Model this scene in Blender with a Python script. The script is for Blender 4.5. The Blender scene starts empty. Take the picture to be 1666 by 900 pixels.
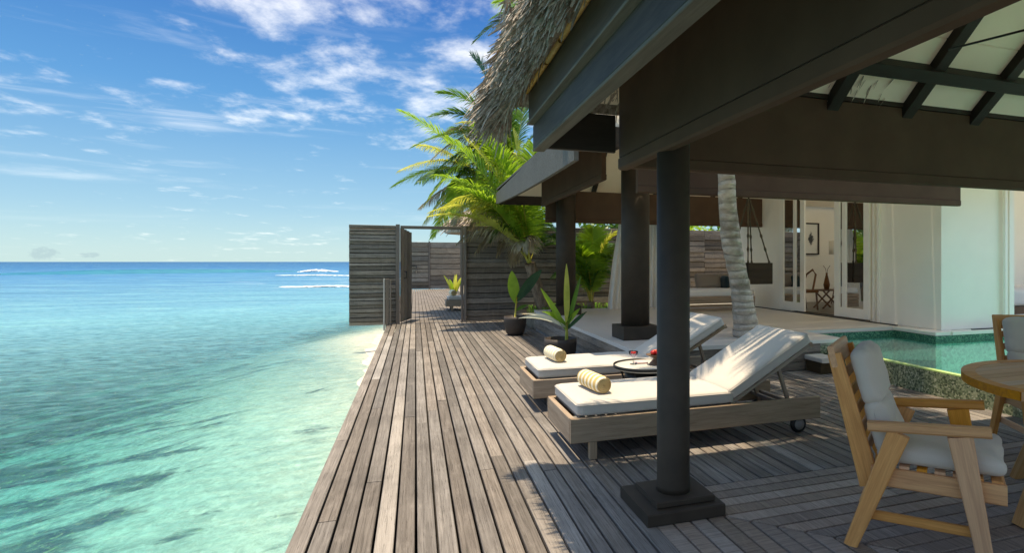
import bpy, bmesh, math, random
from math import sin, cos, pi, atan, atan2, sqrt, radians as R
from mathutils import Vector, Matrix, noise
random.seed(7)
sc = bpy.context.scene
C = bpy.context.scene.collection

# ------------------------------------------------------------------ camera
YAW = atan(324/935)                       # the deck boards run along +Y, the view is turned 19 degrees right
cam = bpy.data.objects.new('camera', bpy.data.cameras.new('camera'))
C.objects.link(cam); sc.camera = cam
cam.location = (0, 0, 1.4); cam.rotation_euler = (pi/2, 0, -YAW)
cam.data.sensor_width = 36; cam.data.lens = 36*935/1666
cam.data.shift_x = -(1000-833)/1666; cam.data.shift_y = -(450-426)/1666
cam.data.clip_start = .05; cam.data.clip_end = 20000
# ------------------------------------------------------------------ sun, sky, exposure
TILT = .10
sun = bpy.data.objects.new('sun', bpy.data.lights.new('sun', 'SUN')); C.objects.link(sun)
sun.data.energy = 2.0; sun.data.angle = R(.5); sun.data.color = (1, .97, .92)
sun.rotation_euler = (R(-2), -atan(TILT), 0)
sc.view_settings.view_transform = 'Standard'; sc.view_settings.look = 'None'
sc.view_settings.exposure = 1.68; sc.view_settings.gamma = 1
sc.view_settings.use_white_balance = True; sc.view_settings.white_balance_temperature = 9000   # camera set for open shade
w = bpy.data.worlds.new("World"); sc.world = w; w.use_nodes = True

class NT:
    """tiny node-graph writer"""
    def __init__(s, nt): s.nt = nt; s.n = nt.nodes; s.l = nt.links; s.n.clear()
    def a(s, t, ins=None, **kw):
        nd = s.n.new(t)
        for k, v in kw.items(): setattr(nd, k, v)
        for k, v in (ins or {}).items():
            sk = nd.inputs[k]
            if isinstance(v, bpy.types.NodeSocket): s.l.new(v, sk)
            else:
                try: sk.default_value = v
                except Exception: sk.default_value = (*v, 1)
        return nd
    def m(s, op, a, b=0, c=None, clamp=False):
        nd = s.n.new('ShaderNodeMath'); nd.operation = op; nd.use_clamp = clamp
        for i, v in enumerate((a, b, c)):
            if v is None: continue
            if isinstance(v, bpy.types.NodeSocket): s.l.new(v, nd.inputs[i])
            else: nd.inputs[i].default_value = v
        return nd.outputs[0]
    def mr(s, v, a, b, c=0, d=1, smooth=False):
        nd = s.a('ShaderNodeMapRange', {'Value': v, 'From Min': a, 'From Max': b, 'To Min': c, 'To Max': d})
        if smooth: nd.interpolation_type = 'SMOOTHSTEP'
        return nd.outputs[0]
    def mix(s, f, a, b, typ='MIX'):
        nd = s.n.new('ShaderNodeMix'); nd.data_type = 'RGBA'; nd.blend_type = typ
        for k, v in ((0, f), (6, a), (7, b)):
            if isinstance(v, bpy.types.NodeSocket): s.l.new(v, nd.inputs[k])
            else: nd.inputs[k].default_value = v if k == 0 else ((*v, 1) if len(v) == 3 else v)
        return nd.outputs[2]
    def noise(s, vec, scale, detail=4, rough=.55, dist=0, col=False):
        nd = s.a('ShaderNodeTexNoise', {'Vector': vec, 'Scale': scale, 'Detail': detail, 'Roughness': rough, 'Distortion': dist})
        return nd.outputs['Color' if col else 'Fac']
    def mapv(s, vec, sc_=(1,1,1), loc=(0,0,0), rot=(0,0,0)):
        return s.a('ShaderNodeMapping', {'Vector': vec, 'Scale': sc_, 'Location': loc, 'Rotation': rot}).outputs[0]
    def ramp(s, f, stops):
        nd = s.a('ShaderNodeValToRGB', {'Fac': f}); e = nd.color_ramp.elements
        while len(e) < len(stops): e.new(.5)
        for i, (p, c) in enumerate(stops): e[i].position = p; e[i].color = (*c, 1)
        return nd.outputs[0]

sc.cycles.max_bounces = 14; sc.cycles.diffuse_bounces = 9; sc.cycles.transparent_max_bounces = 12
# sky: Nishita with high thin cloud laid over it
g = NT(w.node_tree)
tc = g.a('ShaderNodeTexCoord').outputs['Generated']
sky = g.a('ShaderNodeTexSky', sky_type='NISHITA', sun_disc=False, sun_elevation=R(84), sun_rotation=R(-90))
sky.air_density = 1.0; sky.dust_density = .35; sky.ozone_density = 2.2; sky.altitude = 0
sx = g.a('ShaderNodeSeparateXYZ', {'Vector': tc}); X_, Y_, Z_ = sx.outputs
hs = g.a('ShaderNodeHueSaturation', {'Color': sky.outputs[0], 'Saturation': 1.30, 'Value': 1.0}).outputs[0]
zc = g.m('MAXIMUM', Z_, 0)
den = g.m('ADD', zc, .10)
px_ = g.m('DIVIDE', X_, den); py_ = g.m('DIVIDE', Y_, den)
pv = g.a('ShaderNodeCombineXYZ', {'X': px_, 'Y': py_, 'Z': 0}).outputs[0]
az = g.m('ARCTAN2', X_, Y_)
n1 = g.noise(g.mapv(pv, (1, .8, 1), (3.1, 7.3, 0), (0, 0, .35)), 3.9, 10, .60, .10)
n2 = g.noise(g.mapv(pv, (.5, .5, 1), (11.4, 2.2, 0)), 1.1, 3, .5)
def blob(a0, da, e0, de, edge=1.0):
    u = g.m('DIVIDE', g.m('SUBTRACT', az, a0), da); v = g.m('DIVIDE', g.m('SUBTRACT', Z_, e0), de)
    r2 = g.m('ADD', g.m('MULTIPLY', u, u), g.m('MULTIPLY', v, v))
    return g.mr(r2, 0, edge, 1, 0, True)
mA = blob(-.03, .42, .36, .20)
mB = blob(.03, .30, .235, .075)
mC = blob(-.20, .22, .22, .05)
msk = g.m('MAXIMUM', g.m('MAXIMUM', mA, mB), g.m('MULTIPLY', mC, .8))
# cloud added out of view, overhead, right and behind, to brighten the shade
mD = g.m('MAXIMUM', g.mr(Z_, .50, .75, 0, 1, True), g.m('MULTIPLY', g.mr(g.m('ABSOLUTE', g.m('ADD', az, -.15)), .95, 1.5, 0, 1, True), g.mr(Z_, .03, .2, 0, 1)))
msk = g.m('MAXIMUM', msk, g.m('MULTIPLY', mD, .95))
msk = g.m('ADD', g.m('MULTIPLY', msk, .185), g.mr(n2, .45, .75, -.03, .09))
cl = g.mr(g.m('ADD', n1, msk), .56, .92, 0, .66, True)
# long faint streaks low in the sky
st = g.noise(g.mapv(tc, (1.2, 1.2, 13), (2, 5, 1)), 2.6, 6, .6, .3)
st = g.m('MULTIPLY', g.mr(st, .54, .80, 0, .30, True), g.mr(Z_, .02, .12, 0, 1))
st = g.m('MULTIPLY', st, g.mr(Z_, .22, .40, 1, 0))
cf = g.m('MAXIMUM', cl, st)
grad = g.ramp(zc, [(0, (.150, .295, .415)), (.08, (.090, .225, .405)), (.24, (.022, .130, .355)), (.41, (.001, .058, .270)), (.70, (.06, .19, .50)), (1, (.50, .66, .88))])
grad = g.mix(1.0, grad, (5, 5, 5), 'MULTIPLY')
base = g.mix(.93, hs, grad)
skyc = g.mix(cf, base, (2.95, 3.35, 4.05))
# small dark cumulus far out on the horizon
cn = g.noise(g.mapv(tc, (1, 1, 1.6)), 150, 6, .65)
def cum(a0, da, e0, de):
    b = blob(a0, da, e0, de, 1.0)
    return g.mr(g.m('ADD', b, g.m('MULTIPLY', g.m('SUBTRACT', cn, .5), 2.6)), .35, .95, 0, 1, True)
AZ = lambda x: YAW + atan((x-1000)/935)
k = g.m('MAXIMUM', cum(AZ(72), .020, .0105, .0115), cum(AZ(145), .014, .0085, .0055))
skyc = g.mix(g.m('MULTIPLY', k, .5), skyc, (.75, 1.25, 1.75))
bg = g.a('ShaderNodeBackground', {'Color': skyc, 'Strength': .15})
g.a('ShaderNodeOutputWorld', {'Surface': bg.outputs[0]})

# ------------------------------------------------------------------ materials
def mat(name):
    m = bpy.data.materials.new(name); m.use_nodes = True
    return m, NT(m.node_tree)
def fin(q, col, rough=.6, bump=None, bs=.3, bd=.01, spec=.4, **kw):
    ins = {'Base Color': col, 'Roughness': rough, 'Specular IOR Level': spec}
    ins.update(kw)
    if bump is not None:
        b = q.a('ShaderNodeBump', {'Height': bump, 'Strength': bs, 'Distance': bd})
        ins['Normal'] = b.outputs[0]
    p = q.a('ShaderNodeBsdfPrincipled', ins)
    q.a('ShaderNodeOutputMaterial', {'Surface': p.outputs[0]})
    return p
def rnd_vec(q):
    o = q.a('ShaderNodeTexCoord').outputs['Object']
    r = q.a('ShaderNodeObjectInfo').outputs['Random']
    off = q.a('ShaderNodeCombineXYZ', {'X': q.m('MULTIPLY', r, 71), 'Y': q.m('MULTIPLY', r, 37), 'Z': q.m('MULTIPLY', r, 13)}).outputs[0]
    v = q.a('ShaderNodeVectorMath', {0: o, 1: off}, operation='ADD').outputs[0]
    return v, r
def wood(name, dark, light, rough=.7, var=(.8, 1.2), grain=(1.6, 26, 26), stain=0, bs=.35, spec=.3, cracks=0, pale=None):
    m, q = mat(name)
    v, r = rnd_vec(q)
    n = q.noise(q.mapv(v, grain), 2.2, 6, .65, .6)
    f = q.noise(q.mapv(v, (grain[0]*2, grain[1]*5, grain[2]*5)), 2, 3, .6)
    c = q.mix(q.mr(q.m('ADD', q.m('MULTIPLY', n, .7), q.m('MULTIPLY', f, .3)), .32, .68), dark, light)
    if pale:
        c = q.mix(q.mr(q.m('FRACT', q.m('MULTIPLY', r, 17.3)), .86, 1, 0, .38), c, pale)
    c = q.a('ShaderNodeHueSaturation', {'Color': c, 'Value': q.mr(r, 0, 1, *var), 'Saturation': q.mr(q.m('FRACT', q.m('MULTIPLY', r, 9.7)), 0, 1, .75, 1.2)}).outputs[0]
    if stain:
        wp = q.a('ShaderNodeNewGeometry').outputs['Position']
        s_ = q.noise(wp, 1.7, 5, .6)
        c = q.mix(q.mr(s_, .42, .68, 0, stain), c, tuple(x*.5 for x in dark), 'MIX')
        s2 = q.noise(q.mapv(wp, (6, 1.5, 1)), 3, 4, .7)
        c = q.mix(q.mr(s2, .55, .75, 0, stain*.6), c, tuple(min(1, x*1.45) for x in light))
    if cracks:
        ck = q.noise(q.mapv(v, (grain[0]*.6, grain[1]*1.6, grain[2])), 3, 2, .5)
        c = q.mix(q.mr(q.m('ABSOLUTE', q.m('SUBTRACT', ck, .5)), 0, .02, cracks, 0), c, tuple(x*.25 for x in dark))
    fin(q, c, rough, q.m('ADD', n, f), bs, .004, spec)
    return m
def plain(name, col, rough=.6, nz=.08, ns=6, spec=.4, bs=.0, coord='Object', **kw):
    m, q = mat(name)
    t = q.a('ShaderNodeTexCoord').outputs[coord] if coord != 'pos' else q.a('ShaderNodeNewGeometry').outputs['Position']
    n = q.noise(t, ns, 5, .6)
    c = q.mix(q.mr(n, .3, .7), tuple(x*(1-nz) for x in col), tuple(min(1, x*(1+nz)) for x in col))
    fin(q, c, rough, n if bs else None, bs, .01, spec, **kw)
    return m
def fabric(name, col, nz=.05):
    m, q = mat(name)
    t = q.a('ShaderNodeTexCoord').outputs['Object']
    wv = q.noise(t, 350, 2, .5); n = q.noise(t, 3, 4, .6)
    c = q.mix(q.mr(n, .3, .7), tuple(x*(1-nz) for x in col), col)
    c = q.mix(q.mr(wv, .35, .65, 0, .25), c, tuple(x*.75 for x in col))
    fin(q, c, .9, q.m('ADD', q.m('MULTIPLY', n, .6), q.m('MULTIPLY', wv, .15)), .25, .01, .15, **{'Sheen Weight': .2})
    return m
def leaf(name, c1, c2, tr=.35):
    m, q = mat(name)
    v, r = rnd_vec(q)
    n = q.noise(v, 3.5, 4, .6)
    c = q.mix(q.mr(n, .35, .65), c1, c2)
    d = q.a('ShaderNodeBsdfPrincipled', {'Base Color': c, 'Roughness': .42, 'Specular IOR Level': .45})
    t = q.a('ShaderNodeBsdfTranslucent', {'Color': q.mix(.5, c, (min(1, c2[0]*1.8), min(1, c2[1]*1.8), c2[2]), 'MIX')})
    s_ = q.a('ShaderNodeMixShader', {'Fac': tr}); q.l.new(d.outputs[0], s_.inputs[1]); q.l.new(t.outputs[0], s_.inputs[2])
    q.a('ShaderNodeOutputMaterial', {'Surface': s_.outputs[0]})
    return m

M = {}
M['deck'] = wood('weathered_deck', (.105, .088, .075), (.285, .252, .226), .75, (.66, 1.28), (.8, 30, 30), .38, .5, .25, .8, (.56, .51, .46))
M['deck_fill'] = wood('shade_lifted_deck', (.190, .140, .108), (.44, .345, .275), .7, (.72, 1.22), (.8, 30, 30), .30, .45, .25, .8, (.52, .44, .37))  # deck wood coloured lighter and warmer, standing in for fill light under the roof
M['slat'] = wood('weathered_slat', (.15, .118, .092), (.36, .30, .245), .8, (.55, 1.25), (1.0, 14, 14), .3, .6, .2, .7)
M['slatpost'] = wood('weathered_post', (.13, .10, .08), (.24, .19, .155), .8, (.85, 1.1))
M['litpost'] = wood('sunlit_post', (.40, .36, .32), (.55, .50, .45), .8, (.95, 1.05))  # post wood painted pale to stand for the sunlit seaward face
M['lounger'] = wood('lounger_teak', (.22, .155, .105), (.42, .315, .23), .65, (.9, 1.12), (1.2, 18, 18), 0, .3)
M['teak'] = wood('golden_teak', (.50, .195, .060), (.80, .385, .135), .5, (.92, 1.1), (1.3, 20, 20), 0, .15, .4)
M['teaktop'] = wood('table_teak', (.42, .21, .09), (.68, .39, .20), .5, (.88, 1.12), (1.3, 20, 20), 0, .15, .4)
M['bamboo'] = wood('bamboo_batten', (.40, .20, .05), (.62, .36, .12), .5, (.8, 1.15))
M['fascia'] = wood('dark_stained_board', (.032, .021, .012), (.086, .060, .036), .55, (.9, 1.1), (1.2, 10, 10), 0, .1, .3)
M['fasciagrey'] = wood('grey_weathered_fascia', (.085, .075, .062), (.17, .15, .125), .75, (.9, 1.1), (.8, 14, 14), .2, .4)
M['beam'] = wood('dark_beam', (.028, .018, .011), (.046, .031, .020), .6, (.9, 1.1), (1.2, 10, 10), 0, .1, .3)
M['rafter'] = wood('dark_rafter', (.014, .010, .007), (.026, .019, .014), .6, (.9, 1.1))
M['column'] = plain('charcoal_column', (.045, .032, .022), .6, .22, 5, .30, .06)
M['blind'] = None
m, q = mat('brown_canvas')
t = q.a('ShaderNodeTexCoord').outputs['Object']
wv = q.noise(q.mapv(t, (1, 1, 1)), 220, 2); n = q.noise(q.mapv(t, (1, .3, 1)), 2.5, 4)
fin(q, q.mix(q.mr(n, .3, .7), (.082, .048, .031), (.106, .064, .042)), .85, q.m('ADD', n, q.m('MULTIPLY', wv, .2)), .2, .01, .15)
M['blind'] = m
M['ceiling'] = plain('cream_ceiling_board', (.90, .77, .62), .7, .05, 2, .3)
M['white'] = plain('white_render', (.90, .855, .765), .75, .03, 1.5, .25, .05, 'pos')
M['whitepaint'] = plain('white_paint', (.90, .86, .79), .45, .02, 2, .4)
M['terrace'] = plain('pale_terrazzo', (.66, .62, .56), .42, .06, 1.2, .45, .02, 'pos')
M['coping'] = plain('pale_coping', (.82, .77, .68), .5, .06, 3, .4, .02, 'pos')
M['stonegrey'] = plain('step_stone', (.50, .47, .42), .7, .12, 8, .3, .1)
M['darkgap'] = plain('gap_shade', (.018, .015, .012), .9, .1, 3)  # near-black, its colour stands in for shade in the gaps between boards
M['pot'] = plain('dark_clay', (.050, .040, .034), .55, .2, 9, .35, .1)
M['soil'] = plain('soil', (.045, .032, .022), .95, .4, 30, .1, .6)
M['cushion'] = fabric('light_linen', (.56, .51, .455))
M['cushion2'] = fabric('grey_linen', (.58, .505, .42))
M['pillow'] = fabric('taupe_pillow', (.26, .22, .19))
M['teal'] = fabric('dark_teal', (.02, .04, .045))
M['bluepillow'] = fabric('blue_pillow', (.12, .36, .60))
M['linen'] = fabric('white_linen', (.80, .80, .80))
M['curtain'] = fabric('white_curtain', (.80, .78, .74))
M['metal'] = plain('dark_metal', (.03, .03, .03), .4, .1, 5, .5, 0, 'Object', Metallic=.6)
M['steel'] = plain('wheel_grey', (.22, .21, .20), .5, .1, 5)
M['rope'] = plain('rope', (.10, .085, .06), .9, .3, 60, .1, .5)
M['wicker'] = None
m, q = mat('dark_wicker'); t = q.a('ShaderNodeTexCoord').outputs['Object']
wv = q.a('ShaderNodeTexWave', {'Vector': t, 'Scale': 14, 'Distortion': 1.5, 'Detail': 2}, bands_direction='Z').outputs['Fac']
fin(q, q.mix(wv, (.016, .012, .009), (.075, .058, .042)), .7, wv, .8, .01); M['wicker'] = m
M['fruit'] = plain('red_fruit', (.62, .02, .02), .25, .3, 12, .5)
M['fruit2'] = plain('orange_red_fruit', (.75, .09, .02), .3, .3, 12, .5)
M['walnut'] = wood('bowl_wood', (.10, .05, .025), (.20, .10, .05), .5)
M['coral'] = plain('red_coral', (.45, .03, .02), .6, .2, 20)
M['roomfloor'] = plain('dark_room_floor', (.10, .085, .072), .35, .15, 4, .5, 0, 'pos')
M['lampshade'] = plain('lamp_shade', (.82, .80, .76), .8, .02, 3)
M['paper'] = None
m, q = mat('print_paper'); t = q.a('ShaderNodeTexCoord').outputs['Object']
sp = q.a('ShaderNodeSeparateXYZ', {'Vector': t})
nn = q.noise(t, 26, 4, .7)
d_ = q.m('ADD', q.m('ABSOLUTE', q.m('MULTIPLY', sp.outputs[0], 4.2)), q.m('ABSOLUTE', q.m('MULTIPLY', sp.outputs[2], 2.2)))
fin(q, q.mix(q.mr(q.m('ADD', d_, q.m('MULTIPLY', nn, .9)), .75, .9), (.05, .05, .05), (.80, .79, .74)), .6); M['paper'] = m
M['grass'] = leaf('ground_plants', (.06, .16, .02), (.16, .34, .04))
M['leafbright'] = leaf('leaf_bright', (.12, .25, .022), (.30, .45, .055), .45)
M['leafyellow'] = leaf('leaf_yellowgreen', (.24, .30, .04), (.54, .53, .13), .45)
M['leafgreen'] = leaf('leaf_green', (.045, .13, .02), (.11, .24, .035), .35)
M['leafdark'] = leaf('leaf_dark', (.014, .055, .025), (.035, .11, .045), .25)
M['leafdead'] = leaf('leaf_dead', (.24, .19, .12), (.50, .42, .30), .15)
M['stem'] = leaf('yellow_stem', (.42, .38, .05), (.55, .46, .08), .1)
M['leafwhite'] = leaf('pale_leaf', (.55, .55, .42), (.68, .68, .56), .2)

m, q = mat('palm_bark'); t = q.a('ShaderNodeTexCoord').outputs['Object']
sp = q.a('ShaderNodeSeparateXYZ', {'Vector': t})
rg = q.a('ShaderNodeTexWave', {'Vector': q.mapv(t, (.25, .25, 1)), 'Scale': 3.1, 'Distortion': 7.5, 'Detail': 4, 'Detail Scale': 1.0, 'Detail Roughness': .7}, bands_direction='Z').outputs['Fac']
n = q.noise(q.mapv(t, (1, 1, .5)), 9, 6, .7); n3 = q.noise(t, 2.2, 4, .6)
c = q.mix(q.mr(n, .3, .7), (.42, .34, .27), (.80, .69, .58))
c = q.mix(q.m('MULTIPLY', q.mr(rg, 0, .22, .75, 0), q.mr(n, .35, .6)), c, (.10, .08, .06))
c = q.mix(q.mr(n3, .52, .66, 0, .55), c, (.17, .13, .095))
fin(q, c, .85, q.m('ADD', rg, n), .9, .02, .2); M['bark'] = m
m, q = mat('fibre_bark'); t = q.a('ShaderNodeTexCoord').outputs['Object']
n = q.noise(q.mapv(t, (1, 1, .3)), 14, 6, .7)
fin(q, q.mix(q.mr(n, .3, .7), (.12, .085, .06), (.40, .29, .20)), .9, n, .9, .03, .1); M['fibre'] = m
m, q = mat('dry_thatch'); v, r = rnd_vec(q)
gp = q.a('ShaderNodeNewGeometry').outputs['Position']
n = q.noise(gp, 35, 3, .7); n2_ = q.noise(gp, 6, 3, .6)
c = q.mix(q.mr(n, .3, .7), (.20, .15, .11), (.62, .53, .44)); c = q.mix(q.mr(n2_, .5, .75, 0, .5), c, (.11, .083, .06))
fin(q, c, .85, n, .4, .01, .15); M['thatch'] = m
m, q = mat('tile_mosaic')       # small glass mosaic, each tile about 2 cm
gp = q.a('ShaderNodeNewGeometry').outputs['Position']
vo = q.a('ShaderNodeTexVoronoi', {'Vector': q.mapv(gp, (52, 52, 52)), 'Scale': 1.0}, distance='CHEBYCHEV').outputs['Color']
sp = q.a('ShaderNodeSeparateColor', {'Color': vo})
c = q.ramp(sp.outputs[0], [(0, (.05, .07, .035)), (.35, (.13, .17, .09)), (.6, (.22, .26, .15)), (.85, (.36, .38, .24)), (1, (.52, .52, .38))])
fin(q, c, .35, sp.outputs[1], .2, .01, .5); M['mosaic'] = m
m, q = mat('pool_tile')
gp = q.a('ShaderNodeNewGeometry').outputs['Position']
vo = q.a('ShaderNodeTexVoronoi', {'Vector': q.mapv(gp, (30, 30, 30)), 'Scale': 1.0}, distance='CHEBYCHEV').outputs['Color']
sp = q.a('ShaderNodeSeparateColor', {'Color': vo})
ca = q.a('ShaderNodeTexVoronoi', {'Vector': q.mapv(gp, (5, 5, 5)), 'Scale': 1.2, 'Smoothness': .6}, feature='SMOOTH_F1').outputs['Distance']
c = q.ramp(sp.outputs[0], [(0, (.07, .44, .40)), (.5, (.16, .66, .58)), (1, (.36, .84, .74))])
fin(q, c, .4, None, 0, .01, .3); M['pooltile'] = m
m, q = mat('pool_edge_tile'); gp = q.a('ShaderNodeNewGeometry').outputs['Position']
vo = q.a('ShaderNodeTexVoronoi', {'Vector': q.mapv(gp, (52, 52, 52)), 'Scale': 1.0}, distance='CHEBYCHEV').outputs['Color']
sp = q.a('ShaderNodeSeparateColor', {'Color': vo})
c = q.ramp(sp.outputs[0], [(0, (.01, .07, .05)), (.5, (.03, .16, .10)), (1, (.14, .32, .20))])
fin(q, c, .3); M['edgetile'] = m
m, q = mat('pool_rim_tile'); gp = q.a('ShaderNodeNewGeometry').outputs['Position']
n = q.noise(gp, 30, 3)
fin(q, q.mix(n, (.30, .48, .12), (.55, .68, .28)), .25); M['rimtile'] = m
# pool water: clear, faint green tint, gentle ripples
m, q = mat('pool_water'); gp = q.a('ShaderNodeNewGeometry').outputs['Position']
bn = q.noise(gp, 5, 3, .5)
b = q.a('ShaderNodeBump', {'Height': bn, 'Strength': .12, 'Distance': .03})
fr = q.a('ShaderNodeFresnel', {'IOR': 1.33, 'Normal': b.outputs[0]})
tr = q.a('ShaderNodeBsdfTransparent', {'Color': (.80, .98, .93)}); df = q.a('ShaderNodeBsdfDiffuse', {'Color': (.10, .55, .50)})
gl = q.a('ShaderNodeBsdfGlossy', {'Roughness': .03, 'Normal': b.outputs[0]})
mx0 = q.a('ShaderNodeMixShader', {'Fac': .12}); q.l.new(tr.outputs[0], mx0.inputs[1]); q.l.new(df.outputs[0], mx0.inputs[2])
mx = q.a('ShaderNodeMixShader', {'Fac': fr.outputs[0]}); q.l.new(mx0.outputs[0], mx.inputs[1]); q.l.new(gl.outputs[0], mx.inputs[2])
q.a('ShaderNodeOutputMaterial', {'Surface': mx.outputs[0]}); M['poolwater'] = m
m, q = mat('fill_canvas')     # added translucent canvas for unseen roof slopes, passes sunlight down as soft fill
d = q.a('ShaderNodeBsdfDiffuse', {'Color': (.80, .76, .68)}); t = q.a('ShaderNodeBsdfTranslucent', {'Color': (.80, .74, .64)})
mx = q.a('ShaderNodeMixShader', {'Fac': .55}); q.l.new(d.outputs[0], mx.inputs[1]); q.l.new(t.outputs[0], mx.inputs[2])
q.a('ShaderNodeOutputMaterial', {'Surface': mx.outputs[0]}); M['fillcanvas'] = m
# glass
m, q = mat('clear_glass')
tr = q.a('ShaderNodeBsdfTransparent', {'Color': (.93, .95, .94)}); gl = q.a('ShaderNodeBsdfGlossy', {'Roughness': .01})
fr = q.a('ShaderNodeFresnel', {'IOR': 1.5}); mx = q.a('ShaderNodeMixShader', {'Fac': fr.outputs[0]})
q.l.new(tr.outputs[0], mx.inputs[1]); q.l.new(gl.outputs[0], mx.inputs[2])
q.a('ShaderNodeOutputMaterial', {'Surface': mx.outputs[0]}); M['glass'] = m
# striped towel
for nm, c1, c2, sc_ in (('towel_bold', (.80, .72, .56), (.62, .42, .17), 16), ('towel_faint', (.82, .76, .62), (.72, .60, .38), 16)):
    m, q = mat(nm); t = q.a('ShaderNodeTexCoord').outputs['Object']
    sp = q.a('ShaderNodeSeparateXYZ', {'Vector': t})
    s_ = q.m('FRACT', q.m('MULTIPLY', sp.outputs[1], sc_))
    n = q.noise(t, 140, 3)
    band = q.m('MULTIPLY', q.mr(s_, .35, .42), q.mr(s_, .88, .95, 1, 0))
    fin(q, q.mix(band, c1, c2), .95, n, .6, .008, .1); M[nm] = m
m, q = mat('towel_end'); t = q.a('ShaderNodeTexCoord').outputs['Object']
sp = q.a('ShaderNodeSeparateXYZ', {'Vector': t})
rr = q.m('SQRT', q.m('ADD', q.m('MULTIPLY', sp.outputs[0], sp.outputs[0]), q.m('MULTIPLY', sp.outputs[2], sp.outputs[2])))
an = q.m('DIVIDE', q.m('ARCTAN2', sp.outputs[2], sp.outputs[0]), 2*pi)
s_ = q.m('FRACT', q.m('ADD', q.m('MULTIPLY', rr, 75), an))
fin(q, q.mix(q.mr(s_, .1, .5), (.36, .22, .08), (.70, .52, .26)), .95, s_, .8, .01, .1); M['towel_end'] = m
# sand and sea bed
m, q = mat('sand_bed'); gp = q.a('ShaderNodeNewGeometry').outputs['Position']
sp = q.a('ShaderNodeSeparateXYZ', {'Vector': gp})
p1 = q.noise(q.mapv(gp, (.8, .8, 0), (0, 0, 0), (0, 0, .5)), .55, 8, .66, .5)
p2 = q.noise(q.mapv(gp, (1, 1, 0)), 3.2, 6, .65, .6)
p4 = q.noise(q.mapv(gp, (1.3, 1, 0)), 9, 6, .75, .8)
sand = q.mix(q.mr(p4, .40, .60), (.19, .22, .19), (.42, .44, .36))
pale = q.mix(q.mr(p4, .35, .65), (.50, .46, .38), (.68, .63, .54))
shore = q.m('ADD', sp.outputs[0], q.m('MULTIPLY', q.m('MINIMUM', sp.outputs[1], 14), .12))
sand = q.mix(q.mr(q.m('ADD', shore, q.m('MULTIPLY', p2, 2.4)), -2.6, 1.9, 0, 1, True), sand, pale)
reef = q.mix(q.mr(p2, .38, .62), (.006, .022, .070), (.060, .085, .075))
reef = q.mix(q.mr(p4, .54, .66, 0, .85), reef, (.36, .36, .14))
p5 = q.noise(q.mapv(gp, (.50, 1.35, 0), (4, 2, 0), (0, 0, -.25)), 1.05, 9, .68, .6)
off = q.mr(shore, -3.6, .8, .022, -.12)
rf = q.mr(q.m('ADD', q.m('ADD', q.m('MULTIPLY', p5, .62), q.m('MULTIPLY', p1, .38)), off), .455, .535, 0, .88, True)
fin(q, q.mix(rf, sand, reef), .9, p2, .5, .1, .1); M['bed'] = m
m, q = mat('garden_soil'); gp = q.a('ShaderNodeNewGeometry').outputs['Position']
n = q.noise(gp, 4, 6, .7); fin(q, q.mix(q.mr(n, .35, .65), (.16, .13, .09), (.42, .37, .29)), .95, n, .5, .05); M['garden'] = m
# the sea
m, q = mat('sea_water'); gp = q.a('ShaderNodeNewGeometry').outputs['Position']
sp = q.a('ShaderNodeSeparateXYZ', {'Vector': gp}); XX, YY = sp.outputs[0], sp.outputs[1]
dist = q.a('ShaderNodeVectorMath', {0: q.mapv(gp, (1, 1, 0))}, operation='LENGTH').outputs['Value']
ld = q.m('LOGARITHM', q.m('MAXIMUM', dist, 1), 10)
wob = q.m('MULTIPLY', q.m('SUBTRACT', q.noise(q.mapv(gp, (.35, 1, 0), (0, 0, 0), (0, 0, -.2)), .09, 4, .6), .5), .55)
ldw = q.m('ADD', ld, wob)
body = q.ramp(q.mr(ldw, .4, 3.0), [(0, (.04, .25, .22)), (.16, (.06, .29, .29)), (.29, (.12, .36, .41)), (.40, (.13, .35, .44)), (.52, (.085, .25, .40)), (.64, (.045, .185, .38)), (.78, (.006, .095, .28)), (1, (.001, .055, .20))])
# turbid pale patches and blue wind streaks
s1 = q.noise(q.mapv(gp, (.5, 2.2, 0), (0, 0, 0), (0, 0, -.45)), .9, 7, .68, .3)
body = q.mix(q.mr(s1, .46, .64, 0, .34), body, (.03, .17, .27))
s3 = q.noise(q.mapv(gp, (.6, 2.4, 0), (3, 9, 0), (0, 0, -.3)), .35, 7, .65, .3)
body = q.mix(q.m('MULTIPLY', q.mr(s3, .50, .66, 0, .5), q.mr(ld, .8, 1.4, 0, 1)), body, (.20, .47, .50))
wl = q.mr(q.noise(q.mapv(gp, (.25, 1.8, 0), (0, 0, 0), (0, 0, -.33)), .16, 6, .7), .50, .62, 0, .5)
body = q.mix(q.m('MULTIPLY', wl, q.mr(ld, 1.35, 1.7, 0, 1)), body, (.020, .12, .26))
# foam lines behind the reef break
fm = q.noise(q.mapv(gp, (.35, 1.7, 0), (5, 1, 0), (0, 0, -.30)), .35, 8, .72, .4)
band = q.m('MULTIPLY', q.mr(YY, 38, 50), q.mr(YY, 85, 110, 1, 0))
band = q.m('MULTIPLY', band, q.mr(XX, -26, -8, .0, 1))
foam = q.mr(q.m('ADD', fm, q.m('MULTIPLY', band, .13)), .69, .78, 0, .8)
foam = q.m('MULTIPLY', foam, q.mr(ld, 1.45, 1.65, 0, 1)); foam = q.m('MULTIPLY', foam, q.mr(ld, 2.05, 2.3, 1, .0))
body = q.mix(foam, body, (.75, .80, .82))
bn1 = q.noise(q.mapv(gp, (1, 2.2, 0), (0, 0, 0), (0, 0, -.4)), 3.0, 6, .62, .3)
bn2 = q.noise(q.mapv(gp, (1, 1.8, 0), (0, 0, 0), (0, 0, .2)), 12, 3, .6)
bn3 = q.noise(q.mapv(gp, (.5, 1.4, 0), (0, 0, 0), (0, 0, -.3)), .35, 4, .6)
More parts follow.
